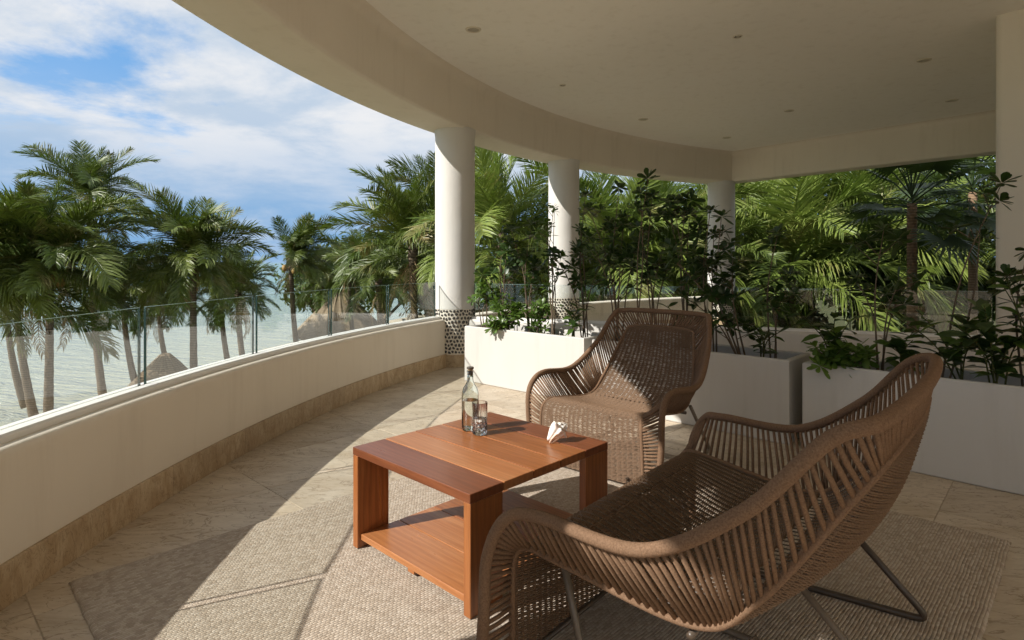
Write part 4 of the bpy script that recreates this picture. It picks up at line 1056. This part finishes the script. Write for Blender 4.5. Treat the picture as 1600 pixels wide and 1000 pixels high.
LF_B = [leaf_mesh(0.135, 0.062, 0.25, 0.25, M_LEAFD), leaf_mesh(0.12, 0.055, 0.2, 0.1, M_LEAFD), leaf_mesh(0.115, 0.055, 0.3, 0.35, M_LEAFL)]
SOILZ = 0.505
def base_pt(pi_, u, v):
    fl, d, nrm, L = PLANTERS[pi_]; return fl+d*(u*L)+nrm*v+Vector((0, 0, SOILZ))
def shrub(pi_, u, v, h, lab, seed, kind='dark', nb=6, lean=(0, 0), clusters=4, width=0.25, bare=0.3, grp='shrubs growing in the planters'):
    rn = random.Random(seed); p = base_pt(pi_, u, v); e = empty('shrub', p, label=lab, cat='shrub', group=grp)
    sb = MB(); ends = []; H = h
    for b in range(nb):
        a = b*2.4+rn.uniform(-.4, .4); tip = Vector((lean[0]*H+math.cos(a)*width*rn.uniform(0.3, 1), lean[1]*H+math.sin(a)*width*0.6*rn.uniform(0.3, 1), H*rn.uniform(0.55, 1.0)))
        if b == 0: tip = Vector((lean[0]*H+rn.uniform(-.03, .03), lean[1]*H, H))
        s = Vector((rn.uniform(-.03, .03), rn.uniform(-.02, .02), -0.02)); mid = s.lerp(tip, 0.5)+Vector((-math.cos(a)*0.05, -math.sin(a)*0.04, 0.06))
        Q = cr([s, mid, tip], 7); sb.tube(Q, [0.0075*(1-0.65*i/(len(Q)-1)) for i in range(len(Q))], 5)
        ends.append(tip)
        for k in range(clusters):
            t = rn.uniform(bare, 0.97); q = Q[int(t*(len(Q)-1))]; a2 = rn.uniform(0, 6.28); l = rn.uniform(0.05, 0.16)*(1 if h > 0.5 else 0.7); q2 = q+Vector((math.cos(a2)*l, math.sin(a2)*l*0.7, l*rn.uniform(0.3, 1.0))); sb.tube([q, q2], [0.0035, 0.002], 4); ends.append(q2)
    sb.build('stems', M_STEM, e, smooth=True, fixn=False)
    for q in ends:
        me = rn.choice({'dark': CL_D, 'light': CL_L, 'pale': CL_P}[kind]); o = mesh_obj('leaf_cluster', me, e, q); o.rotation_euler = (rn.uniform(-.7, .7), rn.uniform(-.7, .7), rn.uniform(0, 6.28)); k = rn.uniform(0.75, 1.3); o.scale = (k, k, k)
    return e
def broadleaf(pi_, u, v, h, lab, seed, ns=4, leaves=11, width=0.22, lean=(0, 0), scale=1.0, grp='broad-leaved plants in the planters'):
    rn = random.Random(seed); p = base_pt(pi_, u, v); e = empty('broadleaf_plant', p, label=lab, cat='plant', group=grp); sb = MB()
    for b in range(ns):
        a = b*6.283/ns+rn.uniform(-.5, .5); H = h*rn.uniform(0.7, 1.05); tip = Vector((lean[0]*H+math.cos(a)*width*rn.uniform(.5, 1.1), lean[1]*H+math.sin(a)*width*0.6, H)); s = Vector((rn.uniform(-.03, .03), rn.uniform(-.02, .02), -0.02))
        Q = cr([s, s.lerp(tip, 0.5)+Vector((-math.cos(a)*0.04, -math.sin(a)*0.03, 0.05)), tip], 8); sb.tube(Q, [0.006*(1-0.6*i/16) for i in range(17)], 5)
        for k in range(leaves):
            t = 0.2+0.8*(k+0.5)/leaves; f = t*16; i = min(15, int(f)); q = Q[i].lerp(Q[i+1], f-i); o = mesh_obj('leaf', rn.choice(LF_B), e, q)
            az = a*0+k*math.pi+rn.uniform(-.7, .7)+b; o.rotation_euler = (rn.uniform(-.5, .5), R_(rn.uniform(-50, 15)), az); kk = scale*rn.uniform(0.7, 1.15); o.scale = (kk, kk, kk)
    sb.build('stems', M_STEMG, e, smooth=True, fixn=False)
    return e
# first planter (sunlit)
shrub(0, 0.07, 0.20, 0.50, 'small thin shrub at the column end of the sunlit planter', 31, 'light', 4, clusters=2, width=0.14, bare=0.5)
shrub(0, 0.20, 0.28, 1.04, 'tall leafy shrub near the column in the sunlit planter', 32, 'dark', 4, clusters=3, width=0.26, bare=0.47)
shrub(0, 0.32, 0.16, 0.36, 'bright green bushy shrub low in the sunlit planter', 33, 'light', 6, clusters=4, width=0.16, bare=0.1)
shrub(0, 0.42, 0.30, 1.13, 'tall shrub in the middle of the sunlit planter', 34, 'dark', 4, clusters=3, width=0.28, bare=0.52)
shrub(0, 0.30, 0.06, 0.10, 'small sprig hanging over the front of the sunlit planter', 35, 'light', 3, lean=(-0.3, -0.75), clusters=2, width=0.08, bare=0.3)
shrub(0, 0.66, 0.20, 1.27, 'pale stemmed shrub in front of the second column', 36, 'light', 5, clusters=3, width=0.22, bare=0.5)
shrub(0, 0.54, 0.24, 0.32, 'low green tuft mid sunlit planter', 37, 'light', 6, clusters=3, width=0.2, bare=0.1)
broadleaf(0, 0.84, 0.18, 0.40, 'broad-leaved plant at the armchair end of the sunlit planter', 38, 4, 9, 0.16, scale=0.8)
shrub(0, 0.86, 0.32, 1.38, 'dark tall shrub at the armchair end of the sunlit planter', 39, 'dark', 5, clusters=4, width=0.30, bare=0.47)
# second planter
shrub(1, 0.06, 0.26, 1.41, 'dark dense shrub at the left end of the middle planter', 41, 'dark', 6, clusters=4, width=0.32, bare=0.42)
shrub(1, 0.22, 0.16, 1.46, 'single tall dark stem whose top leaves rise above all other plants', 42, 'dark', 2, clusters=2, width=0.12, lean=(0.05, 0), bare=0.80)
shrub(1, 0.26, 0.30, 1.30, 'dark shrub behind the left half of the armchair back', 61, 'dark', 5, clusters=3, width=0.30, bare=0.47)
shrub(1, 0.44, 0.30, 1.27, 'dark shrub behind the armchair back', 43, 'dark', 5, clusters=3, width=0.30, bare=0.47)
broadleaf(1, 0.50, 0.14, 0.40, 'broad-leaved plant right behind the armchair back', 44, 5, 10, 0.22)
shrub(1, 0.60, 0.26, 1.15, 'dark shrub in the middle planter left of the gap', 45, 'dark', 4, clusters=3, width=0.30, bare=0.47)
shrub(1, 0.76, 0.20, 0.81, 'thick stemmed dark shrub leaning left in the middle planter', 46, 'dark', 6, clusters=4, width=0.34, lean=(-0.35, 0))
broadleaf(1, 0.86, 0.16, 0.30, 'broad-leaved plant at the right end of the middle planter', 47, 4, 8, 0.18, scale=0.85)
shrub(1, 0.88, 0.28, 0.96, 'thin dark shrub at the right end of the middle planter', 48, 'dark', 3, clusters=2, width=0.24, bare=0.57)
# third planter
broadleaf(2, 0.10, 0.20, 0.40, 'leafy rosette plant with large leaves at the left end of the shaded planter', 51, 5, 9, 0.22, lean=(-0.2, 0), scale=1.2)
shrub(2, 0.10, 0.07, 0.12, 'bright green low rosette spilling over the shaded planter edge', 52, 'pale', 5, clusters=3, width=0.14, lean=(0.1, -0.4), bare=0.2)
shrub(2, 0.20, 0.10, 0.14, 'bright green rosette beside the spilling one in the shaded planter', 53, 'pale', 4, clusters=2, width=0.12, bare=0.2)
shrub(2, 0.24, 0.28, 0.96, 'upright woody shrub left in the shaded planter', 54, 'dark', 4, clusters=3, width=0.30, bare=0.52)
broadleaf(2, 0.33, 0.20, 0.30, 'short curled broad-leaved plant behind the loveseat corner', 55, 4, 9, 0.10)
broadleaf(2, 0.52, 0.22, 0.46, 'arching branch plant with paired oval leaves in the shaded planter', 56, 4, 12, 0.34, lean=(-0.3, 0), scale=1.15)
shrub(2, 0.46, 0.28, 1.24, 'tall thin shrub leaning right and reaching up before the house wall', 57, 'dark', 2, clusters=2, width=0.12, bare=0.80, lean=(0.30, 0.05))
broadleaf(2, 0.62, 0.16, 0.50, 'glossy broad-leaved plant at the right of the shaded planter', 58, 6, 12, 0.26, scale=1.2)
broadleaf(2, 0.72, 0.26, 0.66, 'broad-leaved plant at the right edge of the picture', 59, 5, 12, 0.24, scale=1.15)
shrub(2, 0.70, 0.30, 0.81, 'woody shrub at the right edge before the house wall', 60, 'dark', 3, clusters=2, width=0.22, bare=0.62)
